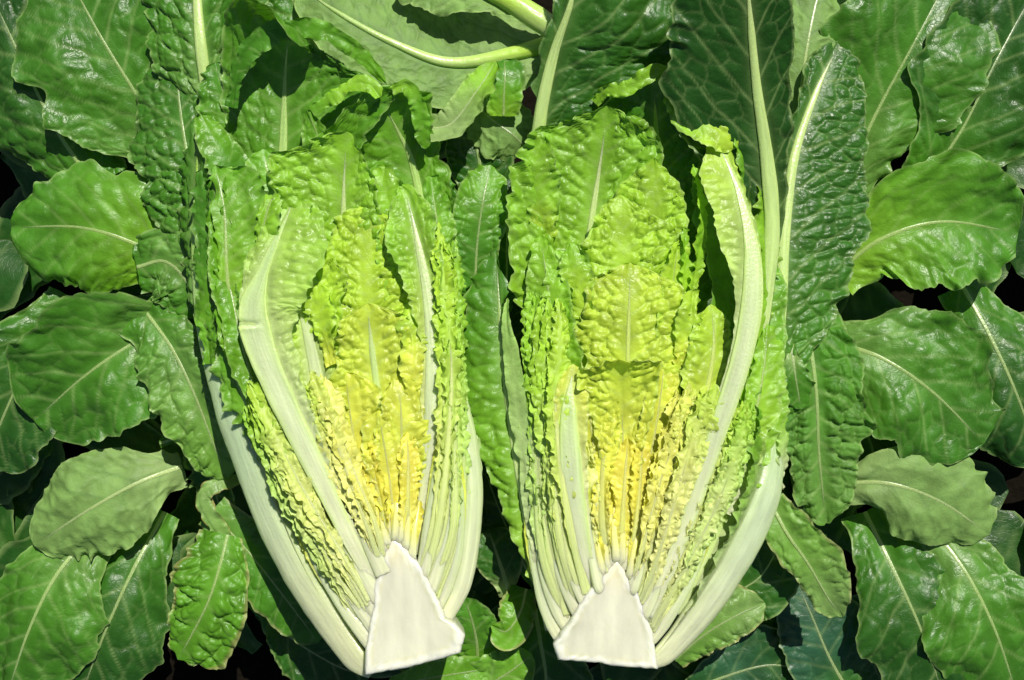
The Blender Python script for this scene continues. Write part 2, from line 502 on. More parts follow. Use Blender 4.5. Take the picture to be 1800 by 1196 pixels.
# ------------------------------------------------------------------ loose leaves of the bed
RB = lambda a, b=None: [(0, a * .8), (.5, a * .5), (1, 1.0 if b is None else b)]
GR = dict(cols=(mix(GREEN, PALE, .2), GREEN, mix(GREEN, DEEP, .6)), vein=.65, tooth=.07)
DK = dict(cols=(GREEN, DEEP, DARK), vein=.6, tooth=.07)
LG = dict(cols=(LIGHT, MID, GREEN), vein=.5, tooth=.07)
UN = dict(cols=(UPALE, UNDER, UNDER), vein=.6, veinc=(.12, .24, .06), mat=M_DULL, under=True)

# top left: dark glossy leaf whose thick pale rib forks upwards
loose('dark glossy leaf with thick pale forked rib in the top corner',
      [(372, 215, 95), (362, 150, 108), (352, 70, 120), (345, -30, 118), (340, -130, 100)], (100, 120), tm=.55, wb=.55,
      rib=[(0, 11), (.35, 10), (1, 3)], ribkw=dict(top=.6, tint=(PALE, PALE, PALE)), dih=(-8, 4), curl=(-18, 12),
      bl=(6, 34), lat=(60, 1.5), ruf=(5, 60), **GR)
loose('broad green leaf filling the edge below the forked rib leaf',
      [(420, 560, 80), (370, 430, 98), (335, 300, 108), (315, 180, 100), (310, 80, 80)], (95, 60), tm=.5, wb=.45,
      rib=RB(6), dih=(-4, 6), curl=(-25, 10), bl=(6, 24), ruf=(6, 52), **GR)
loose('small bright ruffled leaf tucked between the forked rib leaf and the curled tip',
      [(440, 330, 108), (410, 240, 120), (392, 160, 128), (380, 110, 126)], 52, rib=RB(4), bl=(5, 22), ruf=(7, 40), **LG)
# along the top
loose('shaded green leaf behind the curled tip at the top edge',
      [(600, 180, 45), (560, 90, 62), (520, 10, 72), (490, -70, 70)], 90, rib=RB(9), bl=(5, 30), **GR)
loose('large pale leaf seen from underneath with a thick stem at the top',
      [(1010, 62, 120), (900, 95, 112), (790, 110, 112), (690, 75, 125), (590, 20, 120), (520, -30, 100)],
      [(0, 30, 40), (.12, 55, 75), (.3, 78, 120), (.55, 85, 150), (.8, 70, 110), (1, 20, 30)],
      rib=[(0, 15), (.3, 11), (.6, 6), (1, 2)], ribkw=dict(top=.9, tint=(LIME, PALE, UPALE), ridge=.7), dih=(8, -6), curl=(-10, -35),
      bl=(3, 30), lat=(70, 1.1), ruf=(5, 60), **UN)
loose('smooth pale green stem leaf reaching in from the top edge',
      [(1000, 70, 150), (940, 30, 158), (880, -8, 158), (800, -50, 150), (700, -80, 130)],
      [(0, 8, 8), (.3, 16, 14), (.6, 70, 60), (.9, 80, 60), (1, 20, 20)], rib=[(0, 21), (.5, 17), (1, 5)],
      ribkw=dict(top=.9, tint=(PALE, LIME, LIME)), bl=(3, 30), cols=(LIGHT, UNDER, UNDER), mat=M_DULL)
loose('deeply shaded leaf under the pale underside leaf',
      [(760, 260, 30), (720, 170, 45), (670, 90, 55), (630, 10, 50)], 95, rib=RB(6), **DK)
loose('folded two-tone leaf standing in the gap between the halves',
      [(735, 225, 150), (790, 220, 162), (835, 165, 168), (872, 108, 160)], (30, 42), wb=.7, tm=.45, rib=RB(3), dih=(10, 25), curl=(5, 30),
      bl=(3, 26), ruf=(4, 40), cols=(UPALE, UPALE, LIGHT), mat=M_DULL)
loose('small upright green leaf flap beside the folded two-tone leaf',
      [(885, 205, 135), (886, 165, 150), (888, 128, 152), (886, 104, 140)], 36, wb=.7, tm=.5, rib=RB(2.5), bl=(4, 22), ruf=(3, 40), **LG)
loose('pale underside of a curled leaf in the gap below the green flap',
      [(842, 190, 100), (870, 215, 112), (905, 240, 112), (930, 268, 90)], 62, wb=.7, tm=.45, rib=RB(2.5), dih=(-5, -5), curl=(-30, -30),
      bl=(3, 28), ruf=(4, 40), **UN)
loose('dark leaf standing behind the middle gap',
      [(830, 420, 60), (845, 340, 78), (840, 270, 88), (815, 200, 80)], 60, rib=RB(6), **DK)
loose('glossy green leaf blade leaning between the two halves',
      [(835, 520, 130), (838, 440, 150), (848, 360, 160), (862, 290, 150)], (46, 42), wb=.6, tm=.6, rib=RB(3), bl=(5, 24), ruf=(7, 44), dih=(8, -6),
      cols=(GREEN, GREEN, MID))
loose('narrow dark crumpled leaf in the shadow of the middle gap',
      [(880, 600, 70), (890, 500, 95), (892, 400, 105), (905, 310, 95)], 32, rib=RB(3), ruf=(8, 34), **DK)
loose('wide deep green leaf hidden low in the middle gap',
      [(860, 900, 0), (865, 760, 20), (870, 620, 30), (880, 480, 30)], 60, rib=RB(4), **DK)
# top right
loose('large dark glossy leaf arching above the second half with its pale rib on one side',
      [(925, 420, 110), (934, 320, 140), (946, 235, 172), (955, 175, 190), (975, 90, 212), (1005, 0, 245), (1020, -90, 260)],
      [(0, 8, 20), (.2, 10, 40), (.4, 14, 60), (.5, 16, 130), (.62, 20, 205), (.78, 26, 225), (.92, 40, 190), (1, 20, 60)],
      rib=[(0, 10), (.35, 12), (.6, 9), (.78, 5), (1, 2)], ribkw=dict(top=.6, tint=(PALE, PALE, PALE)), dih=(-10, 8), curl=(-30, -30), res=2.0, crump=(8, 64),
      bl=(4, 34), lat=(62, 1.0), ruf=(8, 70), wave=14, vein=.65, cols=(GREEN, DEEP, DEEP))
loose('tall dark leaf with a long pale branching rib rising behind the second half',
      [(1335, 640, 180), (1352, 480, 186), (1357, 380, 192), (1347, 270, 210), (1330, 150, 248), (1318, 20, 296), (1312, -80, 330)],
      [(0, 8, 8), (.3, 14, 12), (.46, 80, 30), (.6, 128, 46), (.76, 138, 60), (.92, 115, 60), (1, 60, 40)],
      rib=[(0, 4), (.12, 9), (.3, 13), (.45, 12), (.7, 7), (1, 4)], ribkw=dict(top=.45, tint=(PALE, PALE, PALE)), dih=(-4, 6), curl=(8, 10), res=2.0,
      bl=(1.6, 34), lat=(74, 1.5), ruf=(7, 70), vein=.8, cols=(DEEP, DARK, DARK))
loose('pale grey green leaf underside in the top right corner',
      [(1405, 250, 90), (1410, 150, 105), (1425, 50, 110), (1450, -60, 95)], (62, 70), wb=.5, tm=.5, rib=RB(5), bl=(5, 36), curl=(-12, -14), ruf=(5, 60), **UN)
loose('broad dark leaf with pale side veins at the edge beside the second half',
      [(1362, 660, 130), (1372, 520, 138), (1380, 400, 138), (1398, 270, 132), (1440, 150, 120), (1480, 70, 100)],
      [(0, 10, 40), (.2, 12, 110), (.45, 16, 140), (.7, 24, 120), (.9, 40, 80), (1, 20, 30)],
      rib=[(0, 13), (.5, 9), (1, 3)], ribkw=dict(top=.5, tint=(PALE, PALE, PALE)), dih=(5, -4), curl=(5, -12), bl=(4.5, 26), lat=(70, .9), vein=.8, ruf=(7, 60), cols=(GREEN, DEEP, DEEP))
loose('large mid green wrinkled leaf at the edge beside the rib of the second half',
      [(1388, 520, 90), (1420, 590, 105), (1435, 690, 110), (1440, 800, 100), (1452, 920, 70)],
      [(0, 40, 40), (.3, 75, 62), (.6, 80, 66), (.85, 60, 50), (1, 20, 25)], rib=RB(5), bl=(7, 30), ruf=(9, 50), wave=9, cols=(GREEN, GREEN, mix(GREEN, UNDER, .4)), mat=M_DULL)
loose('small glossy leaf piece with a white edge under the wrinkled leaf',
      [(1390, 600, 128), (1398, 660, 132), (1408, 720, 118)], 26, rib=RB(3), bl=(3, 20), cols=(PALE, GREEN, GREEN))
# left edge
loose('sunlit mid green leaf with raised veins beside the outer white rib',
      [(250, 540, 60), (300, 610, 80), (340, 690, 88), (375, 780, 80), (400, 840, 55)], (62, 78), wb=.7, tm=.4, rib=RB(4), bl=(6, 36), lat=(62, .8), ruf=(7, 60), wave=9,
      cols=(GREEN, mix(GREEN, UNDER, .5), mix(MID, UNDER, .4)))
loose('pale crinkled leaf above the sunlit leaf on the edge',
      [(240, 470, 70), (290, 460, 82), (330, 500, 84), (345, 560, 70)], 70, wb=.7, tm=.5, rib=RB(4), bl=(6, 30), ruf=(6, 50), cols=(GREEN, mix(GREEN, UNDER, .5), GREEN))
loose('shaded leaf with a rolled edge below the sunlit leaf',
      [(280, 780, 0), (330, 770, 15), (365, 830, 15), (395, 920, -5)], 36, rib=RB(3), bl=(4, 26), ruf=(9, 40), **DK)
# lower left
loose('blistered bright green leaf lying alone in the dark lower corner',
      [(400, 940, 92), (385, 1000, 104), (365, 1060, 104), (335, 1120, 88), (312, 1160, 72)], [(0, 24, 55), (.15, 38, 70), (.45, 62, 74), (.75, 78, 52), (.92, 62, 30), (1, 20, 16)],
      rib=RB(3.5), bl=(8, 36), lat=(48, .6), ruf=(4, 50), dih=(-4, -4), curl=(-14, -16), cols=(mix(MID, GREEN, .4), mix(GREEN, MID, .5), mix(GREEN, MID, .6)), edge=(.30, .25, .09), vein=.35)
loose('withered leaf edge with brown rim curling in the shade',
      [(420, 840, 40), (375, 850, 62), (352, 880, 66), (385, 940, 62), (420, 990, 50)], [(0, 14, 10), (.3, 18, 10), (.7, 22, 12), (1, 6, 6)], bl=(3, 22), ruf=(7, 36), roll=20, cols=(UNDER, UNDER, UNDER), edge=(.30, .17, .06))
loose('dull leaf half hidden in shadow below the outer white rib',
      [(370, 900, 40), (440, 975, 62), (500, 1050, 66), (560, 1130, 50)], (62, 55), wb=.6, tm=.5, rib=RB(3), bl=(3, 36), ruf=(5, 60), curl=(-12, -12), cols=(mix(GREEN, UNDER, .5), GREEN, GREEN), edge=(.22, .2, .08))
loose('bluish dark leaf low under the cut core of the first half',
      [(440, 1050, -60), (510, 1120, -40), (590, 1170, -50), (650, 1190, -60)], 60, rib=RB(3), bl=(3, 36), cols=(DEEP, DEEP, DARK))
# bottom middle
loose('green leaf emerging between the two cut cores',
      [(840, 1180, 25), (838, 1130, 62), (828, 1085, 84), (815, 1050, 86)], 46, wb=.8, tm=.4, rib=RB(4), bl=(4, 24), ruf=(6, 40), cols=(MID, mix(MID, GREEN, .5), GREEN))
loose('bright green leaf tip curling in the gap above the cut ends',
      [(925, 1035, 60), (915, 1075, 92), (890, 1110, 98), (862, 1100, 88)], [(0, 18, 30), (.4, 26, 36), (.75, 30, 30), (1, 6, 6)], rib=RB(3), bl=(4, 26), ruf=(6, 34), cols=(GREEN, MID, MID), edge=(.35, .30, .10))
loose('translucent leaf scrap with a fan of pale ribs in the gap',
      [(895, 1050, 50), (885, 1010, 72), (870, 965, 78), (858, 930, 70)], 46, wb=.3, tm=.7, rib=RB(6), bl=(3, 20), cols=(PALE, DEEP, DEEP), edge=(.35, .35, .16))
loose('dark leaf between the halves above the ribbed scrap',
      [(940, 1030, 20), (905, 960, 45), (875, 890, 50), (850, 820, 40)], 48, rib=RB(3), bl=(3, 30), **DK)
loose('leaf tip lying at the bottom edge between the cores',
      [(820, 1240, 30), (860, 1205, 52), (905, 1175, 62), (935, 1150, 56)], 50, wb=.7, tm=.4, rib=RB(3), bl=(5, 28), ruf=(5, 40), cols=(MID, mix(MID, UNDER, .3), MID))
loose('broad shaded leaf with pale veins below the gap',
      [(940, 1070, 0), (950, 1130, 20), (960, 1200, 20), (950, 1280, 0)], 88, rib=RB(5), bl=(3, 40), **DK)
loose('green strip of leaf under the bottom of the first core',
      [(640, 1230, 40), (720, 1200, 60), (800, 1185, 62), (870, 1175, 50)], 30, rib=RB(2), bl=(3, 26), cols=(GREEN, MID, MID))
# lower right
loose('twisted lit leaf with browned rim beside the wide outer rib',
      [(1352, 880, 120), (1385, 940, 128), (1420, 990, 124), (1455, 1050, 108), (1480, 1085, 90)], [(0, 26, 40), (.2, 45, 40), (.5, 62, 34), (.8, 40, 32), (1, 10, 12)],
      rib=RB(4), bl=(4, 30), ruf=(5, 50), dih=(10, -12), curl=(12, -10), cols=(mix(UNDER, MID, .5), mix(UNDER, MID, .6), UNDER), edge=(.30, .26, .10), vein=.3)
loose('bright leaf lobe lit by sun under the outer rib of the second half',
      [(1185, 1160, 60), (1240, 1115, 82), (1290, 1085, 88), (1345, 1060, 80)], [(0, 30, 22), (.3, 62, 34), (.6, 66, 40), (.85, 46, 34), (1, 10, 10)],
      rib=RB(3), bl=(5, 30), ruf=(5, 46), curl=(-12, -14), cols=(mix(UNDER, MID, .6), mix(UNDER, MID, .5), UNDER), edge=(.32, .24, .09), vein=.3)
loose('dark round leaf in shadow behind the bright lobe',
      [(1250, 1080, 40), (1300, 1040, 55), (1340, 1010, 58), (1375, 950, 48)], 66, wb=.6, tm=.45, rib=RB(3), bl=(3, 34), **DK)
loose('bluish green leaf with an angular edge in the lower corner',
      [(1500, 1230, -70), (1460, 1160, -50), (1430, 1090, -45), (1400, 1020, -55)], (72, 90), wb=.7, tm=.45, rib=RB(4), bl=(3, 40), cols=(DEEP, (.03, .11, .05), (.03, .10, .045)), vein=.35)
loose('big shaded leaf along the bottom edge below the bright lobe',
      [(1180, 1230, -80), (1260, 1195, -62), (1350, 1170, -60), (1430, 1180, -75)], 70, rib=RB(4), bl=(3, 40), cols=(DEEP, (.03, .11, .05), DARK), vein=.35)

# the bed goes on to both sides, beyond the edges of the photograph
side = [
    ('broad dark blistered leaf in the far upper left of the bed', [(330, 330, 30), (260, 200, 62), (180, 70, 84), (110, -60, 70)], 150, GR),
    ('dark leaf with pale rib at the far upper left edge of the bed', [(170, 330, 20), (100, 230, 45), (40, 110, 58), (-20, -20, 50)], 140, DK),
    ('long mid green leaf reaching to the left edge of the bed', [(330, 480, 30), (240, 430, 70), (140, 400, 78), (20, 400, 50)], 115, LG),
    ('broad green leaf drooping across the left bed', [(330, 560, 25), (240, 600, 58), (150, 660, 66), (60, 740, 40)], 125, GR),
    ('shaded leaf along the far left edge of the bed', [(120, 520, 0), (70, 600, 20), (20, 700, 28), (-30, 820, 10)], 110, DK),
    ('matt pale leaf turned over low in the left bed', [(320, 820, 0), (240, 850, 34), (150, 900, 42), (60, 960, 20)], 90, UN),
    ('drooping dark leaf in the lower left of the bed', [(290, 900, -50), (235, 1000, -10), (185, 1110, 8), (140, 1230, -10)], 105, DK),
    ('wide leaf in the far lower left corner of the bed', [(170, 930, -10), (100, 1010, 18), (50, 1110, 26), (10, 1230, 5)], 115, GR),
    ('broad wrinkled leaf in the far upper right of the bed', [(1480, 330, 30), (1540, 200, 62), (1610, 70, 84), (1680, -60, 70)], 150, GR),
    ('dark leaf with pale rib at the far upper right edge of the bed', [(1620, 330, 20), (1690, 230, 45), (1750, 110, 58), (1820, -20, 50)], 140, DK),
    ('long arching leaf beside the veined dark leaf in the right bed', [(1470, 480, 40), (1550, 420, 74), (1660, 390, 78), (1790, 410, 50)], 115, LG),
    ('broad green leaf drooping across the right bed', [(1460, 600, 25), (1550, 630, 58), (1640, 690, 62), (1730, 780, 40)], 125, GR),
    ('shaded leaf at the right edge of the bed below the arching leaf', [(1690, 500, 0), (1740, 590, 20), (1790, 700, 28), (1830, 820, 10)], 110, DK),
    ('pale turned leaf low in the right bed', [(1480, 850, 10), (1560, 850, 40), (1650, 880, 42), (1740, 940, 20)], 90, UN),
    ('drooping dark leaf in the lower right of the bed', [(1520, 900, -40), (1570, 1000, 0), (1620, 1110, 14), (1660, 1230, -5)], 105, DK),
    ('wide leaf in the far lower right corner of the bed', [(1640, 930, -10), (1700, 1010, 18), (1750, 1110, 26), (1790, 1230, 5)], 115, GR),
]
rs = random.Random(12)
for lab, pts, W, k in side:
    f_, g_ = rs.uniform(-14, 22), rs.uniform(-45, 20)
    loose(lab, pts, W, rib=RB(5), bl=(rs.uniform(2.2, 4.2), rs.uniform(28, 44)), lat=(rs.uniform(52, 74), rs.uniform(.8, 1.3)), ruf=(rs.uniform(5, 10), rs.uniform(50, 90)), wave=rs.uniform(14, 24), curl=(g_, rs.uniform(-45, 10)), dih=(f_, f_ + rs.uniform(-8, 8)), res=4.0,
          crump=(5, 60), tm=rs.uniform(.45, .62), wb=rs.uniform(.3, .5), group='leaves of the bed beside the halves', **k)

# ------------------------------------------------------------------ the halved heads
def core_mesh(outline, apex, ztop, depth, axis):
    """cut stem: flat cut face with a slightly raised fibrous rim, rounded away below"""
    pts = np.array([at(x, y, ztop)[:2] for x, y in outline])
    nxt = np.roll(pts, -1, 0)
    dense = np.concatenate([np.linspace(p, q_, max(2, int(np.linalg.norm(q_ - p) / 4)), endpoint=False) for p, q_ in zip(pts, nxt)])
    c = dense.mean(0)
    n = len(dense)
    k = np.arange(n)
    dirv = norm(dense - c)
    wob = 2.4 * fbm(k / 6.0, k * 0, 7.7 + c[0] * .01) + 1.1 * fbm(k / 1.7, k * 0 + 3, 5.1 + c[0] * .01)
    dense = dense + dirv * wob[:, None]
    rings = []; cols = []
    inner = np.array((.60, .60, .46)); rim = np.array((.65, .66, .54)); out_c = np.array((.58, .60, .39))
    for f, dz in ((0.0, 0), (.25, 0), (.5, 0), (.66, 0), (.75, 0), (.80, .2), (.84, .5), (.875, .9), (.91, 1.0), (.945, .6), (.975, -1.2), (1.0, -5)):
        P2 = c + (dense - c) * f
        nz_ = (1.2 * fbm(P2[:, 0] / 40, P2[:, 1] / 40, 3.1) + (2.2 if f > .82 else 0) * fbm(k / 2.4, k * 0 + f * 9, 9.1))
        rings.append(np.c_[P2, np.full(n, ztop + dz) + nz_])
        kk = sstep(.78, .88, f + .07 * fbm(k / 5.0, k * 0, 2.2 + c[0] * .01) + .04 * fbm(k / 1.5, k * 0, 6.2))[:, None]
        ln = np.exp(-((f - .80) / .03) ** 2) * .35
        ci = inner * (1 + .07 * fbm(P2[:, 0] / 30, P2[:, 1] / 45, 8.8)[:, None])
        ci = ci * (1 - ln) + np.array((.60, .60, .32)) * ln
        cols.append(ci * (1 - kk) + rim * kk)
    for f, dz in ((1.0, -14), (.96, -50), (.84, -95), (.6, -depth)):
        rings.append(np.c_[c + (dense - c) * f, np.full(n, ztop + dz)])
        cols.append(np.tile(out_c, (n, 1)))
    P = np.stack(rings) ; col = np.stack(cols)
    # ageing tint towards the tip of the core
    g_ = sstep(60, 0, np.hypot(P[..., 0] - at(*apex, ztop)[0], P[..., 1] - at(*apex, ztop)[1]))[..., None]
    col = col * (1 - .35 * g_) + np.array((.80, .70, .35)) * .35 * g_
    col = np.concatenate([col, np.ones(col.shape[:2] + (1,))], -1)
    ang = axis
    X = P[..., 0] * math.cos(ang) + P[..., 1] * math.sin(ang); Y = -P[..., 0] * math.sin(ang) + P[..., 1] * math.cos(ang)
    lp = np.stack([X, Y, P[..., 2]], -1)
    return grid_mesh('core', P * S, col, lp, close_u=True)

def fan(parent, Sa, Sb, n, W, seed, wv=.15, rollA=36, rollB=44, colA=None, colB=None, ruf=(5, 26), bl=(3, 14), rib=None, crump=(7, 15), tipvar=.12, zj=8, skip=(), **kw):
    """leaves cut lengthwise, seen edge-on, ranged between two outer spines"""
    rng = random.Random(seed)
    Sa, Sb = np.array(Sa, float), np.array(Sb, float)
    for i in range(n):
        f = (i + .5) / n + rng.uniform(-.2, .2) / n
        p = Sa * (1 - f) + Sb * f
        # cut short by a varying amount at the tip
        e = rng.uniform(0, tipvar)
        p[-1] = p[-1] * (1 - e * 2) + p[-2] * e * 2
        p[1:, :2] += np.array([[rng.uniform(-5, 5), rng.uniform(-4, 4)] for _ in p[1:]])
        p[1:, 2] += rng.uniform(-zj, zj) + 4
        if i in skip: continue
        ca = tuple(mix(x, y, f) for x, y in zip(colA, colB))
        w = W * rng.uniform(1 - wv, 1 + wv)
        leaf(parent, [tuple(x) for x in p], [(0, w * .18, w * .18), (.25, w * .5, w * .5), (.6, w, w), (.9, w * .8, w * .8), (1, w * .4, w * .4)],
             crump=crump, roll=(rollA * (1 - f) + rollB * f) + rng.uniform(-14, 14), ruf=ruf, bl=bl, cols=ca, tooth=.03, res=1.9, wave=5,
             lat=(26, .9), curl=(rng.uniform(-20, 30), rng.uniform(-20, 30)), rib=rib, ribkw=dict(top=.3, bot=.6, end=.7), halo=.8, **kw)

FR = (WHITE, LIME, LIGHT)
YL = (CREAM, YELL, LIME)
GD = (CREAM, GOLD, YELL)

# ================================================================== first half (picture left)
H1 = thing('lettuce_half', 'romaine half whose thick outer white rib is snapped and whose top leaf curls over', 'lettuce', 'cut romaine halves')
link('core', core_mesh([(690, 948), (704, 952), (722, 975), (744, 1000), (758, 1030), (772, 1058), (782, 1090), (800, 1098), (817, 1118), (811, 1150), (760, 1164), (700, 1178), (640, 1190),
                        (640, 1150), (648, 1110), (654, 1070), (658, 1030), (668, 995), (678, 965)], (690, 950), 228, 150, .12), M_CORE, H1)
CR = (.49, .56, .33)      # cut rib flesh
CR2 = (.42, .53, .26)

# long wrapper leaves behind
leaf(H1, [(640, 1130, 110), (560, 900, 112), (510, 640, 118), (492, 420, 126), (498, 250, 136), (500, 160, 146), (503, 105, 160), (508, 66, 184), (514, 50, 210), (522, 58, 230), (528, 82, 236)],
     [(0, 14, 14), (.3, 40, 40), (.5, 60, 70), (.66, 82, 100), (.78, 100, 160), (.88, 100, 180), (.95, 90, 175), (1, 80, 140)],
     rib=[(0, 16), (.5, 12), (.72, 8), (.88, 4), (1, 1.5)], ribkw=dict(top=.4, end=.93, tint=(WHITE, PALE, mix(PALE, GREEN, .5))), dih=(-3, 4), curl=(-14, 26),
     bl=(4.5, 28), lat=(40, .8), ruf=(5, 44), cols=(LIGHT, mix(GREEN, MID, .7), mix(GREEN, MID, .25)), mids=(.25, .8), vein=.6, tooth=.06, crump=(4, 44))
leaf(H1, [(745, 960, 108), (770, 760, 112), (768, 560, 116), (748, 400, 126), (724, 285, 140), (700, 232, 156), (677, 188, 178), (662, 152, 206)],
     [(0, 10, 10), (.3, 36, 30), (.55, 90, 46), (.75, 165, 52), (.9, 150, 66), (.96, 120, 70), (1, 60, 60)], rib=[(0, 12), (.6, 9), (.8, 6), (1, 1.5)],
     ribkw=dict(top=.3, tint=(WHITE, PALE, mix(PALE, MID, .5))), dih=(0, 4), curl=(8, 16), bl=(3.5, 24), ruf=(6, 44), cols=(LIGHT, mix(MID, LIGHT, .3), MID), vein=.6, tooth=.09, crump=(5, 34))
leaf(H1, [(800, 1000, 90), (810, 800, 95), (805, 600, 100), (790, 430, 110), (776, 300, 122)], 44, tm=.6, rib=RB(7), bl=(5, 22), ruf=(8, 42), cols=(LIGHT, MID, GREEN))
# outer left rib leaf
A_RIB = [(0, 10), (.035, 22), (.12, 27), (.3, 30), (.48, 29), (.62, 22), (.8, 11), (1, 3)]
leaf(H1, [(654, 1184, 200), (625, 1160, 196), (577, 1092, 186), (522, 1005, 184), (474, 905, 180), (430, 790, 172), (392, 680, 162), (362, 560, 152), (347, 430, 146), (346, 300, 142), (348, 215, 138)],
     [(0, 8, 8), (.3, 16, 26), (.5, 18, 36), (.62, 24, 44), (.78, 48, 52), (.9, 48, 44), (1, 30, 24)], rib=A_RIB, ribkw=dict(top=.34, bot=.8, tint=((.54, .56, .34), (.38, .49, .29), LIGHT)),
     roll=-14, dih=(-14, 20), curl=(-30, 24), bl=(5, 22), ruf=(8, 44), cols=(WHITE, MID, GREEN), mids=(.3, .62), hs=.7)
# green ragged leaves hanging over the outer rib
leaf(H1, [(540, 930, 186), (480, 810, 192), (428, 700, 196), (402, 610, 190), (384, 490, 180), (370, 380, 172), (366, 290, 164)],
     [(0, 14, 14), (.3, 26, 26), (.55, 44, 40), (.75, 40, 36), (1, 20, 20)], rib=RB(4), roll=-10, bl=(5, 22), ruf=(10, 46), tooth=.2, cols=(LIGHT, MID, GREEN), curl=(-26, 20))
leaf(H1, [(505, 830, 200), (465, 740, 206), (430, 620, 206), (408, 520, 198), (390, 430, 188), (378, 350, 178)],
     [(0, 12, 12), (.4, 22, 22), (.7, 28, 30), (1, 14, 14)], rib=RB(4), roll=26, bl=(5, 18), crump=(5, 24), ruf=(4, 34), tooth=.12, cols=(LIGHT, MID, MID))
leaf(H1, [(404, 540, 196), (398, 460, 200), (394, 370, 196), (378, 290, 188)], [(0, 8, 24), (.3, 14, 62), (.6, 16, 78), (.85, 14, 66), (1, 8, 30)], rib=RB(4), roll=6, bl=(3.5, 18), lat=(22, .7), ruf=(6, 36), tooth=.14, crump=(7, 28),
     cols=(LIGHT, mix(LIGHT, MID, .6), MID), curl=(-20, 22), vein=.6)
leaf(H1, [(430, 500, 176), (412, 430, 186), (404, 360, 188), (410, 300, 180)], [(0, 10, 20), (.4, 18, 34), (.8, 16, 30), (1, 8, 14)], rib=None, roll=34, bl=(4, 16), crump=(5, 24), ruf=(5, 30), tooth=.2, cols=(LIGHT, MID, MID))
leaf(H1, [(370, 640, 168), (362, 560, 176), (360, 480, 176), (352, 410, 168)], [(0, 10, 14), (.4, 22, 24), (.8, 20, 20), (1, 8, 10)], rib=None, roll=-24, bl=(4, 18), crump=(5, 24), ruf=(5, 34), tooth=.22, cols=(MID, MID, GREEN))
leaf(H1, [(440, 380, 140), (410, 300, 152), (375, 240, 160), (352, 200, 158)], (34, 28), wb=.8, tm=.5, bl=(4, 20), crump=(5, 24), ruf=(5, 36), tooth=.12, cols=(GREEN, GREEN, MID), roll=30)
leaf(H1, [(392, 520, 164), (375, 450, 172), (360, 370, 172), (352, 300, 160)], 32, wb=.7, tm=.5, bl=(4, 20), ruf=(8, 40), tooth=.12, cols=(MID, GREEN, GREEN), roll=-16)
# frills between the outer rib and the snapped rib: green outside, pale yellow inside
FC = (.70, .70, .32)      # pale frill
FY = (.64, .69, .20)
FG = (.44, .61, .18)
POP = dict(bl=(5, 12), ruf=(2.5, 24), mids=(.2, .75), mat=M_FRILL)
fan(H1, [(642, 1120, 208), (578, 1025, 214), (522, 920, 214), (468, 800, 212), (420, 700, 208)], [(650, 1050, 226), (598, 965, 236), (543, 870, 238), (486, 755, 236), (436, 660, 230)], 7, 17, 11,
    rollA=16, rollB=10, colA=(FC, FG, LIGHT), colB=(FC, FY, LIME), rib=[(0, 5), (.3, 2), (1, .8)], **POP)
for b0, b1, b2, z in [((646, 1130), (596, 1058), (552, 985), 206), ((650, 1100), (604, 1028), (562, 955), 212), ((653, 1075), (612, 1005), (574, 930), 218), ((657, 1050), (620, 982), (586, 905), 222), ((664, 1005), (640, 935), (614, 850), 226)]:
    leaf(H1, [(b0[0] + 10, b0[1] + 5, max(z, 219)), (b1[0], b1[1], z + 2), (b2[0], b2[1], z), (b2[0] - 42, b2[1] - 85, z - 8)], 9, rib=[(0, 13), (.15, 12), (.4, 8), (1, 2)], ribkw=dict(top=.35, bot=1.6, tint=(WHITE, CR, PALE)), cols=(WHITE, CREAM, YELL), ruf=(3, 18), bl=(2, 10), res=2.2)
# the snapped rib: wide cut white rib and its blade fanning out above the break
leaf(H1, [(656, 1024, 222), (620, 958, 231), (577, 870, 236), (533, 780, 238), (490, 690, 238), (457, 610, 236), (444, 545, 232), (458, 490, 226), (484, 425, 216), (508, 370, 200), (522, 325, 182)],
     [(0, 8, 8), (.4, 14, 30), (.58, 20, 50), (.68, 22, 66), (.8, 30, 78), (.92, 28, 62), (1, 14, 24)], rib=[(0, 9), (.15, 13), (.35, 18), (.52, 21), (.64, 25), (.7, 21), (.77, 10), (.86, 5), (1, 1.5)],
     ribkw=dict(top=.12, bot=.7, flat=True, end=.98, crack=.665, tint=(WHITE, CR, mix(CR2, LIGHT, .4))), roll=[(0, 4), (.6, 4), (.75, -6), (1, -10)],
     bl=(4, 17), lat=(20, .4), ruf=(4, 30), cols=(WHITE, mix(PALE, LIME, .6), LIGHT), mids=(.25, .85), halo=1.5, hs=.85, tooth=.1)
# face-on leaves, longest behind, shortest in front
leaf(H1, [(690, 960, 160), (660, 800, 164), (625, 620, 168), (606, 450, 178), (604, 350, 190), (607, 275, 200), (610, 232, 214)],
     [(0, 14, 14), (.35, 50, 50), (.6, 84, 80), (.76, 112, 62), (.88, 120, 46), (.95, 104, 32), (1, 60, 20)], rib=[(0, 12), (.6, 7), (1, 2)], ribkw=dict(top=.3, tint=(WHITE, PALE, PALE)),
     bl=(5.5, 22), lat=(34, .8), ruf=(6, 34), cols=(CREAM, LIME, LIGHT), curl=(14, 14), dih=(2, 4), tooth=.1)
leaf(H1, [(560, 560, 172), (535, 470, 184), (515, 400, 190), (500, 345, 186)], (34, 40), wb=.7, tm=.5, rib=RB(4), bl=(5, 18), lat=(24, .8), crump=(5, 24), ruf=(5, 26), cols=(LIME, LIME, LIGHT), tooth=.16, roll=-14)
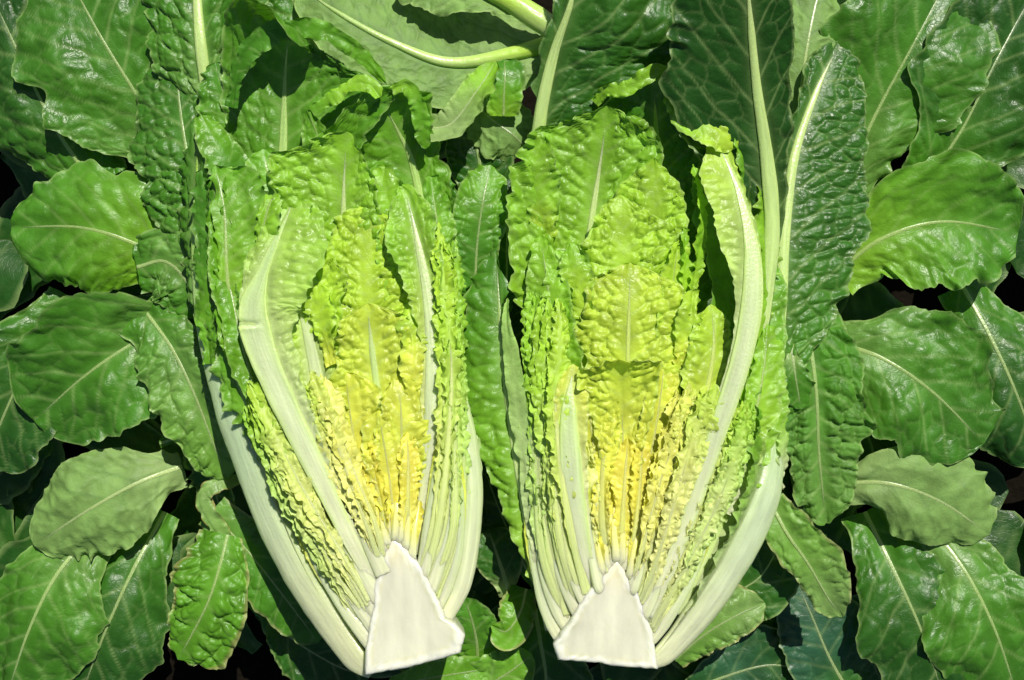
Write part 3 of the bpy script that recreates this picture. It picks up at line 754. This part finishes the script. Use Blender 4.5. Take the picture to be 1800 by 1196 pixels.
leaf(H1, [(612, 900, 190), (578, 760, 194), (552, 640, 198), (532, 540, 202), (512, 412, 200)],
     [(0, 10, 10), (.3, 34, 40), (.6, 52, 66), (.85, 38, 72), (.95, 22, 56), (1, 8, 20)], rib=[(0, 15), (.4, 12), (.7, 7), (1, 2)], ribkw=dict(top=.2, tint=(WHITE, CR, PALE)), halo=1.6, hs=.8,
     bl=(6, 21), lat=(28, .8), ruf=(7, 28), cols=(CREAM, LIME, LIME), curl=(20, 16), tooth=.1)
leaf(H1, [(760, 960, 168), (770, 800, 172), (765, 650, 176), (745, 520, 180), (720, 420, 184), (700, 340, 190)], [(0, 14, 14), (.5, 50, 24), (.8, 70, 36), (1, 24, 16)], rib=RB(4), bl=(5, 20), ruf=(7, 32), cols=(LIME, LIGHT, LIGHT), curl=(12, 12))
leaf(H1, [(690, 960, 188), (672, 820, 190), (655, 680, 190), (646, 540, 194), (644, 440, 194), (655, 352, 190)],
     [(0, 12, 12), (.35, 44, 48), (.6, 66, 80), (.8, 62, 80), (.93, 50, 60), (1, 20, 20)], rib=None, bl=(8, 23), lat=(32, .7), ruf=(7, 30),
     cols=(YELL, mix(YELL, LIME, .35), LIME), curl=(-10, -14), tooth=.1)
leaf(H1, [(737, 975, 200), (750, 880, 208), (760, 760, 212), (762, 640, 212), (752, 520, 208), (735, 430, 204), (716, 350, 196), (700, 325, 190)],
     [(0, 10, 10), (.3, 16, 16), (.5, 20, 20), (.62, 26, 24), (.75, 46, 28), (.9, 52, 34), (1, 22, 18)], rib=[(0, 11), (.2, 15), (.45, 14), (.65, 9), (.85, 5), (1, 1.5)],
     ribkw=dict(top=.22, tint=(WHITE, CR, PALE)), bl=(4, 16), lat=(22, .8), crump=(5, 24), ruf=(4, 28), cols=(CREAM, YELL, LIGHT), roll=4, curl=(14, 10), tooth=.1, hs=.75)
leaf(H1, [(695, 960, 204), (686, 860, 206), (672, 750, 206), (656, 630, 208), (645, 533, 216)],
     [(0, 12, 12), (.35, 44, 44), (.65, 66, 62), (.85, 58, 66), (.95, 44, 58), (1, 20, 40)], rib=[(0, 8), (.5, 6), (.8, 5), (1, 2)], ribkw=dict(top=.3, tint=(GOLD, PALE, PALE)), bl=(6.5, 19), lat=(28, .7), ruf=(7, 26),
     cols=(GOLD, mix(GOLD, YELL, .5), mix(YELL, LIME, .45)), curl=(8, 8), tooth=.12)
leaf(H1, [(660, 950, 212), (640, 860, 216), (622, 770, 216), (612, 700, 214), (608, 655, 210)], [(0, 10, 10), (.4, 28, 32), (.7, 36, 48), (.9, 32, 44), (1, 20, 24)], rib=RB(4), bl=(5.5, 16), crump=(5, 24), ruf=(4, 24), cols=(CREAM, GOLD, YELL), roll=-12, tooth=.12)
leaf(H1, [(700, 960, 214), (704, 880, 218), (706, 790, 220), (704, 710, 220), (694, 668, 216)], [(0, 12, 12), (.4, 30, 34), (.7, 38, 46), (.9, 36, 40), (1, 20, 20)], rib=RB(4), bl=(6, 15), crump=(5, 24), ruf=(4, 22), cols=(GOLD, YELL, YELL), roll=10, tooth=.12)
leaf(H1, [(692, 962, 222), (690, 890, 226), (680, 810, 226), (664, 722, 226)], [(0, 12, 12), (.4, 26, 26), (.7, 34, 32), (.92, 26, 24), (1, 10, 10)], rib=RB(3), bl=(4.5, 14), ruf=(6, 24), cols=(GOLD, GOLD, YELL), tooth=.12)
leaf(H1, [(710, 968, 224), (716, 900, 228), (718, 830, 226), (716, 760, 220)], [(0, 6, 6), (.4, 14, 14), (.7, 20, 20), (1, 10, 10)], rib=[(0, 6), (.5, 3), (1, 1)], bl=(5, 11), ruf=(6, 18), cols=(CREAM, GOLD, GOLD), roll=20, tooth=.12)
leaf(H1, [(680, 970, 224), (672, 910, 228), (660, 850, 226), (645, 780, 220)], [(0, 6, 6), (.4, 14, 14), (.7, 20, 20), (1, 10, 10)], rib=[(0, 6), (.5, 3), (1, 1)], bl=(5, 11), ruf=(6, 18), cols=(CREAM, GOLD, GOLD), roll=-26, tooth=.12)
# frills between the snapped rib and the heart
fan(H1, [(662, 1010, 226), (635, 945, 234), (592, 850, 236), (554, 750, 234), (526, 660, 226)], [(676, 975, 226), (656, 900, 232), (625, 810, 230), (596, 720, 224), (576, 640, 216)], 5, 16, 23,
    rollA=10, rollB=10, colA=(FC, mix(FC, FY, .5), LIME), colB=(FC, mix(FY, GOLD, .6), mix(FY, GOLD, .3)), rib=[(0, 5), (.3, 2), (1, .8)], **POP)
# right flank: cut ribs and frills
fan(H1, [(742, 1000, 224), (764, 900, 226), (780, 780, 224), (784, 640, 218), (778, 500, 210), (768, 390, 200)], [(774, 1060, 212), (810, 960, 210), (818, 840, 204), (808, 680, 196), (802, 540, 188), (792, 400, 178)], 6, 18, 31,
    rollA=20, rollB=34, mids=(.15, .5), colA=(FC, FY, LIME), colB=(FC, FG, LIGHT), bl=(5, 14), ruf=(4, 30), mat=M_FRILL, rib=[(0, 7), (.4, 4), (1, 1)])
for pp, z, w in [([(744, 1000), (752, 930), (764, 850), (772, 770)], 224, 9), ([(758, 1030), (778, 960), (788, 880), (792, 800)], 220, 10), ([(770, 1058), (798, 985), (808, 900), (808, 810)], 212, 11)]:
    leaf(H1, [(pp[0][0] - 8, pp[0][1] + 8, min(z, 221))] + [(x, y, z) for x, y in pp], 10, rib=[(0, 11), (.15, w + 2), (.4, w), (.7, w * .7), (1, 2)], ribkw=dict(top=.3, bot=1.8, tint=(WHITE, CR, PALE)), cols=(WHITE, CREAM, YELL), ruf=(4, 20), bl=(2, 12), res=2.2)
leaf(H1, [(784, 1088, 205), (812, 1030, 202), (827, 950, 198), (832, 860, 192), (824, 770, 184), (808, 680, 174), (798, 560, 162)],
     [(0, 8, 8), (.4, 22, 16), (.7, 30, 20), (1, 14, 12)], rib=[(0, 12), (.2, 17), (.5, 16), (.8, 10), (1, 2)], ribkw=dict(top=.5, bot=1., tint=(WHITE, CR, PALE)), roll=24, ruf=(6, 30), cols=(WHITE, PALE, LIGHT), bl=(3, 18), hs=.7)

def stalks(parent, apexes, seed):
    """golden leaf bases that converge on the tip of the core"""
    rng = random.Random(seed)
    for (x0, y0, x1, y1) in apexes:
        z = 226 + rng.uniform(-3, 4)
        xm, ym = (x0 + x1) / 2 + rng.uniform(-3, 3), (y0 + y1) / 2
        leaf(parent, [(x0, y0, 222), (x0 * .75 + xm * .25, y0 * .75 + ym * .25, z + 1), (xm, ym, z), (x1, y1, z - 14)], 9, wb=.5, tm=.6, rib=[(0, 7), (.3, 5.5), (.7, 3), (1, 1)],
             ribkw=dict(top=.4, bot=1.6, tint=(WHITE, mix(CREAM, GOLD, .4), GOLD)), cols=(CREAM, GOLD, GOLD), ruf=(4, 16), bl=(3, 9), res=2.0, tooth=.1)
stalks(H1, [(676, 975, 650, 870), (682, 962, 664, 850), (688, 955, 680, 840), (694, 953, 696, 845), (702, 956, 710, 850), (712, 966, 724, 860), (724, 982, 738, 880), (668, 998, 640, 900)], 4)

# strips added as curled margins of the longest leaves, sunlight painted in lighter greens
leaf(H1, [(548, 196, 190), (575, 172, 200), (612, 152, 206), (648, 150, 208), (668, 172, 206)], [(0, 6, 8), (.3, 12, 14), (.7, 12, 18), (1, 6, 10)], rib=None, crump=(6, 24), bl=(3, 16), ruf=(4, 30), cols=(MID, LIGHT, LIGHT), tooth=.2, roll=-16)
leaf(H1, [(690, 158, 206), (715, 150, 210), (735, 180, 206), (744, 220, 196), (748, 262, 184)], [(0, 6, 8), (.3, 12, 14), (.7, 10, 14), (1, 6, 8)], rib=None, crump=(6, 24), bl=(3, 16), ruf=(4, 30), cols=(LIGHT, MID, MID), tooth=.2, roll=10)
leaf(H1, [(408, 190, 176), (420, 120, 196), (452, 72, 212), (500, 50, 220), (556, 52, 218), (610, 74, 206), (650, 110, 192), (682, 150, 178)], [(0, 8, 8), (.2, 12, 14), (.5, 14, 18), (.8, 12, 14), (1, 6, 6)], rib=None, crump=(6, 34), bl=(3, 22), ruf=(4, 44), cols=(GREEN, GREEN, MID), tooth=.2)

# more overlapping tips in the crown
CRN = dict(crump=(7, 24), bl=(5, 18), tooth=.18, lat=(26, .8))
leaf(H1, [(600, 330, 158), (572, 270, 172), (552, 222, 184), (540, 190, 190)], (34, 30), wb=.7, tm=.55, rib=RB(3), ruf=(6, 30), cols=(LIGHT, MID, MID), roll=-14, **CRN)
leaf(H1, [(520, 420, 168), (490, 350, 178), (470, 300, 182), (462, 262, 178)], (36, 34), wb=.7, tm=.55, rib=RB(4), ruf=(6, 30), cols=(LIGHT, mix(LIGHT, MID, .5), MID), roll=10, **CRN)
leaf(H1, [(470, 470, 196), (462, 420, 206), (470, 370, 206), (488, 330, 198)], (20, 26), wb=.7, tm=.5, rib=RB(3), ruf=(6, 26), cols=(LIME, LIGHT, LIGHT), roll=-20, **CRN)
leaf(H1, [(770, 560, 172), (772, 470, 186), (768, 390, 192), (756, 310, 188)], (26, 30), wb=.7, tm=.55, rib=RB(3), ruf=(7, 30), cols=(LIME, LIGHT, MID), roll=24, **CRN)
leaf(H1, [(690, 430, 176), (688, 380, 186), (676, 330, 192), (664, 296, 188)], (30, 30), wb=.7, tm=.55, rib=None, ruf=(6, 26), cols=(LIME, LIGHT, LIGHT), **CRN)
leaf(H1, [(410, 640, 196), (396, 560, 202), (390, 490, 198), (380, 440, 190)], (18, 22), wb=.7, tm=.55, rib=None, ruf=(7, 28), cols=(LIGHT, MID, MID), roll=26, **CRN)
leaf(H1, [(585, 640, 206), (570, 590, 212), (562, 540, 212), (560, 500, 206)], (22, 24), wb=.7, tm=.55, rib=None, ruf=(6, 24), cols=(YELL, LIME, LIME), roll=-16, **CRN)
leaf(H1, [(725, 700, 214), (728, 640, 220), (724, 590, 218), (716, 545, 210)], (20, 18), wb=.7, tm=.55, rib=None, ruf=(6, 22), cols=(YELL, YELL, LIME), roll=20, **CRN)
leaf(H1, [(560, 660, 186), (540, 600, 194), (524, 550, 198), (512, 500, 194)], (26, 26), wb=.7, tm=.55, rib=None, ruf=(5, 26), cols=(YELL, LIME, LIME), **CRN)

# ================================================================== second half (picture right)
H2 = thing('lettuce_half', 'romaine half with a long curved white rib and a folded leaf over its yellow heart', 'lettuce', 'cut romaine halves')
link('core', core_mesh([(1085, 984), (1098, 1000), (1106, 1020), (1120, 1040), (1136, 1080), (1149, 1113), (1153, 1145), (1157, 1178), (1100, 1174), (1040, 1167), (981, 1161), (972, 1134), (984, 1118), (1002, 1093),
                        (1020, 1059), (1034, 1040), (1052, 1019), (1070, 1000)], (1085, 985), 228, 150, -.06), M_CORE, H2)
# outer left leaf folded against the gap
leaf(H2, [(972, 1105, 185), (945, 1000, 190), (925, 890, 188), (905, 780, 186), (888, 660, 184), (878, 540, 178), (872, 440, 165)],
     [(0, 8, 10), (.15, 16, 12), (.35, 42, 14), (.55, 72, 18), (.75, 72, 16), (.92, 52, 12), (1, 20, 6)], rib=[(0, 13), (.3, 9), (.6, 6), (1, 2)], ribkw=dict(top=.4, tint=(WHITE, PALE, mix(PALE, GREEN, .5))),
     dih=(2, 40), curl=(-34, 10), bl=(6, 36), lat=(58, .5), ruf=(5, 50), cols=(LIME, mix(MID, LIGHT, .5), GREEN), mids=(.2, .7), vein=.45)
leaf(H2, [(968, 1070, 196), (940, 940, 206), (922, 800, 208), (906, 680, 206), (891, 570, 200), (894, 525, 190)], [(0, 8, 8), (.4, 13, 14), (.75, 16, 17), (1, 5, 5)], roll=-20, rib=None,
     bl=(2.5, 20), ruf=(3, 60), cols=(WHITE, (.44, .58, .22), (.30, .50, .11)), mat=M_DULL)
# long leaves behind
leaf(H2, [(1120, 1000, 110), (1150, 800, 112), (1162, 600, 116), (1162, 420, 122), (1158, 300, 136), (1153, 220, 160), (1151, 165, 190), (1154, 126, 220)],
     [(0, 12, 12), (.35, 60, 60), (.6, 110, 100), (.8, 122, 100), (.9, 112, 86), (.96, 80, 60), (1, 34, 30)], rib=[(0, 12), (.6, 9), (.9, 6), (1, 3)], ribkw=dict(top=.4, tint=(WHITE, PALE, LIGHT)), dih=(0, 4), curl=(6, 14),
     bl=(3.5, 24), ruf=(10, 44), cols=(LIGHT, MID, GREEN), tooth=.1, vein=.7, edge=LIGHT)  # edge colour paints a sunlit rim on the darker tip
leaf(H2, [(1080, 1000, 150), (1060, 820, 152), (1038, 640, 155), (1030, 480, 160), (1040, 390, 168), (1054, 295, 178), (1062, 235, 190), (1066, 186, 206)],
     [(0, 12, 12), (.35, 50, 60), (.55, 90, 80), (.7, 122, 86), (.82, 138, 90), (.92, 122, 84), (.97, 90, 66), (1, 50, 46)], rib=[(0, 10), (.5, 7), (.75, 5.5), (1, 1.5)], ribkw=dict(top=.3, tint=(WHITE, PALE, PALE)),
     bl=(5.5, 24), lat=(42, .9), ruf=(9, 40), cols=(CREAM, mix(LIME, LIGHT, .5), mix(LIGHT, MID, .3)), curl=(18, 14), tooth=.08, vein=.5)
# left flank
POP2 = dict(bl=(5, 15), ruf=(4, 32), mat=M_FRILL)
fan(H2, [(990, 1090, 205), (955, 980, 206), (938, 850, 204), (930, 700, 198), (930, 590, 188), (934, 490, 176)], [(1035, 1040, 224), (1005, 930, 232), (988, 800, 232), (982, 690, 226), (985, 600, 216), (988, 520, 204)], 8, 18, 41,
    rollA=-10, rollB=6, mids=(.15, .5), colA=(FC, FG, LIGHT), colB=(FC, FY, LIME), rib=[(0, 8), (.4, 5), (1, 1)], **POP2)
for pp, z, w in [([(1014, 1072), (985, 1000), (972, 910), (964, 810)], 216, 10), ([(1028, 1055), (1000, 985), (988, 900), (980, 800)], 222, 9), ([(996, 1098), (966, 1030), (950, 950), (940, 850)], 206, 12), ([(1054, 1028), (1038, 960), (1030, 900), (1024, 820)], 228, 8), ([(984, 1118), (958, 1060), (940, 985), (926, 900)], 200, 11)]:
    leaf(H2, [(pp[0][0] + (9 if pp[0][0] < 1080 else -9), pp[0][1] + 8, min(z, 221))] + [(x, y, z) for x, y in pp], 10, rib=[(0, 11), (.15, w + 2), (.4, w), (.7, w * .7), (1, 2)], ribkw=dict(top=.3, bot=1.8, tint=(WHITE, CR, PALE)), cols=(WHITE, CREAM, YELL), ruf=(4, 20), bl=(2, 12), res=2.2)
leaf(H2, [(1046, 1036, 218), (1024, 970, 233), (1009, 880, 238), (1001, 790, 238), (1000, 710, 234), (1008, 640, 226)], [(0, 10, 10), (.5, 18, 26), (.8, 24, 36), (1, 14, 20)],
     rib=[(0, 9), (.3, 17), (.6, 18), (.8, 12), (1, 3)], ribkw=dict(top=.14, bot=.8, flat=True, tint=(WHITE, CR, PALE)), cols=(WHITE, CREAM, YELL), ruf=(6, 26), bl=(4, 14), halo=1.3, hs=.85)
leaf(H2, [(1000, 780, 192), (984, 660, 200), (970, 560, 202), (958, 470, 196), (950, 415, 188)], 38, wb=.5, tm=.55, rib=RB(4), roll=-16, bl=(5, 20), lat=(30, .8), crump=(5, 24), ruf=(4, 34), cols=(LIME, LIGHT, LIGHT), tooth=.12)
leaf(H2, [(1030, 680, 188), (1010, 590, 196), (996, 510, 196), (978, 440, 190)], (40, 44), wb=.6, tm=.5, rib=RB(4), roll=6, bl=(4, 20), lat=(26, .8), ruf=(7, 34), cols=(LIME, LIME, LIGHT), tooth=.1)
# right flank: outer wide rib, then the blades inside it
leaf(H2, [(1142, 1168, 200), (1168, 1150, 194), (1203, 1112, 188), (1250, 1052, 190), (1300, 972, 190), (1340, 888, 186), (1358, 820, 178), (1364, 740, 168), (1362, 640, 158), (1362, 520, 150)],
     [(0, 10, 10), (.3, 50, 18), (.5, 68, 22), (.65, 66, 24), (.85, 44, 22), (1, 16, 10)], rib=[(0, 9), (.04, 19), (.15, 25), (.35, 29), (.5, 27), (.58, 20), (.7, 10), (1, 2)],
     ribkw=dict(top=.34, bot=.8, tint=((.54, .56, .36), (.44, .53, .33), LIGHT)), roll=14, dih=(16, -14), curl=(20, -26), bl=(5, 30), ruf=(7, 44), cols=(WHITE, LIGHT, MID), mids=(.25, .6), vein=.9, hs=.75)
leaf(H2, [(1190, 1080, 182), (1240, 980, 188), (1285, 870, 192), (1318, 750, 190), (1335, 640, 184), (1345, 520, 176), (1350, 400, 166)],
     [(0, 10, 10), (.3, 26, 34), (.55, 40, 50), (.75, 36, 42), (1, 14, 14)], rib=[(0, 9), (.5, 5), (1, 1.5)], bl=(4, 28), ruf=(8, 40), cols=(WHITE, mix(LIGHT, LIME, .3), MID), vein=.9, tooth=.1, roll=10)
leaf(H2, [(1290, 800, 178), (1320, 680, 186), (1338, 560, 190), (1345, 440, 190), (1340, 330, 186), (1316, 255, 182), (1294, 218, 174)],
     [(0, 12, 12), (.4, 24, 22), (.7, 26, 22), (1, 12, 12)], rib=None, roll=40, bl=(4, 20), ruf=(10, 40), cols=(LIME, LIGHT, LIGHT), tooth=.12, edge=LIME)  # lime edge stands in for sun catching the ruffles
fan(H2, [(1148, 1112, 212), (1212, 1005, 214), (1264, 895, 214), (1302, 790, 210), (1324, 690, 204)], [(1140, 1088, 224), (1190, 985, 230), (1236, 888, 230), (1280, 785, 226), (1312, 690, 220)], 6, 17, 51,
    rollA=16, rollB=22, colA=(FC, FG, LIGHT), colB=(FC, mix(FC, FY, .6), LIME), rib=[(0, 5), (.3, 2), (1, .8)], **POP)
for pp, z, w in [([(1150, 1116), (1192, 1052), (1228, 980), (1256, 900)], 208, 11), ([(1134, 1072), (1165, 995), (1195, 915), (1220, 830)], 227, 9), ([(1112, 1030), (1134, 955), (1150, 875), (1165, 790)], 228, 8)]:
    leaf(H2, [(pp[0][0] + (9 if pp[0][0] < 1080 else -9), pp[0][1] + 8, min(z, 221))] + [(x, y, z) for x, y in pp], 10, rib=[(0, 11), (.15, w + 2), (.4, w), (.7, w * .7), (1, 2)], ribkw=dict(top=.3, bot=1.8, tint=(WHITE, CR, PALE)), cols=(WHITE, CREAM, YELL), ruf=(4, 20), bl=(2, 12), res=2.2)
# the long curved cut rib with its blade cupping behind it
leaf(H2, [(1138, 1085, 226), (1180, 990, 234), (1221, 880, 238), (1261, 760, 238), (1298, 650, 238), (1320, 550, 236), (1323, 455, 232), (1308, 370, 226), (1284, 300, 218), (1255, 240, 206)],
     [(0, 6, 6), (.3, 14, 12), (.55, 20, 16), (.66, 30, 16), (.76, 46, 14), (.9, 50, 12), (.97, 44, 14), (1, 26, 12)], rib=[(0, 8), (.12, 11), (.4, 15), (.62, 17.5), (.72, 15), (.82, 8), (1, 2)],
     ribkw=dict(top=.14, bot=.8, flat=True, end=.97, tint=(WHITE, CR, (.42, .56, .20))), roll=[(0, 0), (.6, 0), (.8, 8), (1, 10)], bl=(3, 18), lat=(22, .5), ruf=(5, 30), cols=(WHITE, PALE, LIME), mids=(.3, .75), halo=1.2, hs=.8)
leaf(H2, [(1270, 740, 170), (1295, 640, 160), (1302, 540, 150), (1292, 440, 146), (1272, 340, 152), (1240, 260, 166)],
     [(0, 20, 14), (.4, 66, 30), (.7, 76, 30), (.9, 64, 26), (1, 24, 14)], rib=RB(4), roll=20, dih=(-6, 20), curl=(30, 20), bl=(1.2, 26), lat=(26, 1.1), ruf=(5, 44), cols=(LIGHT, MID, MID), vein=.3)
leaf(H2, [(1205, 560, 176), (1222, 470, 192), (1236, 390, 202), (1226, 320, 204), (1216, 288, 200)], 17, wb=.7, tm=.5, roll=56, bl=(4, 18), crump=(5, 24), ruf=(4, 36), cols=(LIME, LIGHT, LIGHT), tooth=.12, edge=LIME)  # lit frill painted as a lime edge
leaf(H2, [(1180, 620, 178), (1196, 540, 194), (1206, 470, 200), (1202, 400, 196)], 16, wb=.7, tm=.5, roll=50, bl=(4, 18), crump=(5, 24), ruf=(4, 30), cols=(LIME, LIME, LIGHT), tooth=.12)
leaf(H2, [(1310, 340, 186), (1308, 290, 200), (1298, 245, 206), (1288, 218, 200)], 20, wb=.8, tm=.5, bl=(4, 20), crump=(5, 24), ruf=(4, 34), cols=(MID, MID, LIGHT), tooth=.12, roll=30, edge=LIGHT)
# yellow-green inner right blades
leaf(H2, [(1180, 920, 200), (1215, 800, 208), (1240, 700, 210), (1255, 610, 206), (1250, 535, 198)], [(0, 12, 10), (.4, 36, 26), (.7, 48, 32), (.93, 36, 26), (1, 16, 14)], rib=[(0, 9), (.5, 5), (1, 1.5)], roll=14,
     bl=(5.5, 17), lat=(24, .9), crump=(5, 24), ruf=(4, 26), cols=(CREAM, YELL, LIME), tooth=.12)
# face-on leaves
leaf(H2, [(1120, 980, 170), (1135, 820, 172), (1145, 660, 176), (1150, 520, 182), (1152, 400, 190), (1149, 280, 200)],
     [(0, 14, 14), (.4, 50, 50), (.65, 80, 60), (.82, 70, 52), (.94, 54, 42), (1, 22, 18)], rib=None, bl=(7, 24), lat=(40, .7), crump=(5, 24), ruf=(4, 34), cols=(YELL, LIME, mix(LIME, LIGHT, .5)), curl=(-10, -12), tooth=.1)
leaf(H2, [(1100, 980, 182), (1105, 820, 184), (1105, 660, 188), (1100, 520, 194), (1094, 420, 200), (1090, 342, 200)],
     [(0, 14, 14), (.4, 60, 60), (.65, 84, 84), (.82, 82, 86), (.94, 56, 60), (1, 20, 22)], rib=None, bl=(8, 23), lat=(40, .7), crump=(5, 24), ruf=(4, 32), cols=(YELL, LIME, mix(LIME, LIGHT, .3)), curl=(-10, -12), tooth=.12)
leaf(H2, [(1160, 700, 190), (1172, 600, 196), (1182, 510, 198), (1192, 420, 194)], 28, wb=.7, tm=.5, rib=RB(3), bl=(5, 16), crump=(5, 24), ruf=(4, 26), cols=(YELL, LIME, LIME), tooth=.12, roll=30)
leaf(H2, [(1095, 980, 196), (1100, 860, 200), (1104, 740, 206), (1104, 620, 212), (1106, 540, 216), (1108, 462, 212)],
     [(0, 12, 12), (.35, 50, 50), (.6, 80, 78), (.8, 86, 88), (.93, 72, 76), (1, 34, 36)], rib=[(0, 7), (.6, 4), (1, 1.5)], bl=(8, 23), lat=(38, .7), ruf=(7, 30), cols=(GOLD, mix(YELL, LIME, .25), mix(YELL, LIME, .7)), curl=(-8, -8), tooth=.1)
# heart: crinkled yellow leaves and the one folded forward
leaf(H2, [(1100, 975, 206), (1128, 880, 214), (1148, 780, 216), (1162, 690, 214), (1168, 630, 208)], [(0, 10, 10), (.4, 26, 30), (.7, 36, 40), (1, 18, 18)], rib=RB(4), roll=14, bl=(6, 15), crump=(5, 24), ruf=(4, 22), cols=(GOLD, mix(GOLD, YELL, .5), YELL), tooth=.12)
leaf(H2, [(1078, 975, 208), (1058, 880, 216), (1044, 790, 218), (1036, 710, 216), (1038, 645, 210)], [(0, 10, 10), (.4, 26, 28), (.7, 36, 38), (1, 18, 18)], rib=RB(4), roll=-10, bl=(6, 15), lat=(16, .8), crump=(5, 24), ruf=(4, 22), cols=(GOLD, mix(GOLD, YELL, .5), YELL), tooth=.12)
leaf(H2, [(1088, 980, 212), (1092, 900, 220), (1095, 810, 222), (1094, 730, 222), (1092, 690, 227), (1090, 660, 236), (1088, 640, 250), (1087, 632, 266)], [(0, 12, 12), (.4, 30, 32), (.65, 44, 46), (.8, 60, 62), (.93, 66, 70), (1, 50, 52)], rib=RB(3), crump=(6, 22), bl=(5, 16), ruf=(5, 30),
     cols=(GOLD, mix(GOLD, YELL, .4), mix(YELL, LIME, .45)), tooth=.1, curl=(6, 6), ribkw=dict(end=.7))
leaf(H2, [(1110, 985, 222), (1120, 910, 228), (1126, 840, 228), (1130, 770, 222)], [(0, 6, 6), (.4, 14, 14), (.7, 20, 20), (1, 10, 10)], rib=[(0, 6), (.5, 3), (1, 1)], roll=24, bl=(5, 11), ruf=(6, 18), cols=(CREAM, GOLD, GOLD), tooth=.12)
leaf(H2, [(1066, 990, 222), (1058, 920, 228), (1058, 850, 228), (1064, 770, 222), (1076, 690, 214)], [(0, 6, 6), (.4, 16, 16), (.7, 24, 24), (1, 10, 10)], rib=[(0, 6), (.5, 3.5), (1, 1)], roll=-20, bl=(5, 11), lat=(13, .8), ruf=(6, 18), cols=(CREAM, GOLD, YELL), tooth=.12)
leaf(H2, [(1090, 985, 224), (1094, 920, 229), (1098, 850, 229), (1104, 770, 224)], [(0, 6, 6), (.4, 14, 14), (.7, 22, 22), (1, 10, 10)], rib=[(0, 6), (.5, 3), (1, 1)], bl=(5, 11), ruf=(6, 18), cols=(GOLD, GOLD, GOLD), tooth=.12)
fan(H2, [(1108, 1015, 226), (1130, 935, 232), (1152, 845, 232), (1172, 755, 226), (1186, 675, 218)], [(1132, 1068, 226), (1170, 970, 236), (1204, 870, 238), (1238, 765, 234), (1266, 670, 226)], 7, 18, 61,
    rollA=16, rollB=16, colA=(FC, mix(FY, GOLD, .7), mix(FY, GOLD, .4)), colB=(FC, mix(FC, FY, .6), LIME), rib=[(0, 5), (.3, 2), (1, .8)], **POP)
fan(H2, [(1068, 1002, 226), (1050, 930, 228), (1040, 840, 224), (1034, 760, 218)], [(1054, 1025, 226), (1038, 950, 228), (1030, 860, 226), (1024, 770, 220)], 2, 14, 71,
    rollA=0, rollB=4, colA=(FC, FY, FY), colB=(FC, FC, FY), rib=[(0, 5), (.5, 3), (1, 1)], **POP)

stalks(H2, [(1060, 1012, 1040, 905), (1068, 1002, 1052, 890), (1076, 994, 1066, 880), (1084, 990, 1080, 870), (1092, 992, 1096, 875), (1099, 1002, 1112, 885), (1106, 1018, 1128, 900), (1116, 1036, 1146, 925)], 9)

leaf(H2, [(1046, 182, 200), (1066, 160, 214), (1100, 158, 220), (1130, 142, 224), (1152, 128, 224), (1172, 142, 222), (1178, 172, 218)], [(0, 6, 8), (.3, 11, 13), (.7, 11, 14), (1, 6, 8)], rib=None, crump=(6, 22), bl=(3, 16), ruf=(4, 28), cols=(LIGHT, LIGHT, LIGHT), tooth=.2)  # added rim curl, its sunlit look put into the light green
leaf(H2, [(1172, 160, 214), (1192, 190, 214), (1212, 208, 216), (1240, 222, 222), (1272, 240, 222), (1288, 262, 212)], [(0, 8, 10), (.35, 13, 26), (.7, 15, 34), (.9, 14, 26), (1, 8, 12)], rib=None, roll=-10, crump=(6, 26), bl=(4, 18), ruf=(5, 30), cols=(LIGHT, LIGHT, LIME), tooth=.2)  # added curl flap, sunlight likewise painted by the lighter greens

leaf(H2, [(960, 420, 170), (945, 350, 186), (942, 290, 196), (955, 240, 200)], (24, 34), wb=.7, tm=.55, rib=None, ruf=(7, 30), cols=(LIME, LIGHT, LIGHT), roll=-16, **CRN)
leaf(H2, [(1130, 320, 160), (1120, 270, 178), (1108, 230, 192), (1100, 205, 196)], (30, 34), wb=.7, tm=.55, rib=RB(3), ruf=(6, 30), cols=(LIGHT, MID, mix(MID, LIGHT, .5)), **CRN)
leaf(H2, [(1030, 560, 200), (1022, 510, 208), (1010, 470, 208), (1002, 430, 200)], (22, 26), wb=.7, tm=.55, rib=None, ruf=(6, 26), cols=(LIME, LIME, LIGHT), roll=-12, **CRN)
leaf(H2, [(1195, 640, 210), (1204, 590, 216), (1214, 550, 214), (1218, 510, 206)], (20, 22), wb=.7, tm=.55, rib=None, ruf=(6, 22), cols=(YELL, LIME, LIME), roll=20, **CRN)
leaf(H2, [(1270, 900, 206), (1306, 810, 208), (1330, 720, 204), (1344, 640, 196), (1350, 570, 186)], [(0, 12, 14), (.35, 24, 36), (.7, 28, 40), (1, 12, 16)], rib=RB(4), ruf=(6, 40), bl=(4, 26), crump=(6, 34), cols=(WHITE, mix(LIGHT, LIME, .5), LIGHT), vein=.9, roll=12, tooth=.12)
leaf(H2, [(1375, 860, 170), (1378, 790, 178), (1374, 720, 172)], 12, wb=.6, tm=.5, rib=None, crump=(6, 20), bl=(3, 14), ruf=(4, 24), cols=(WHITE, PALE, LIGHT), tooth=.2, roll=30)
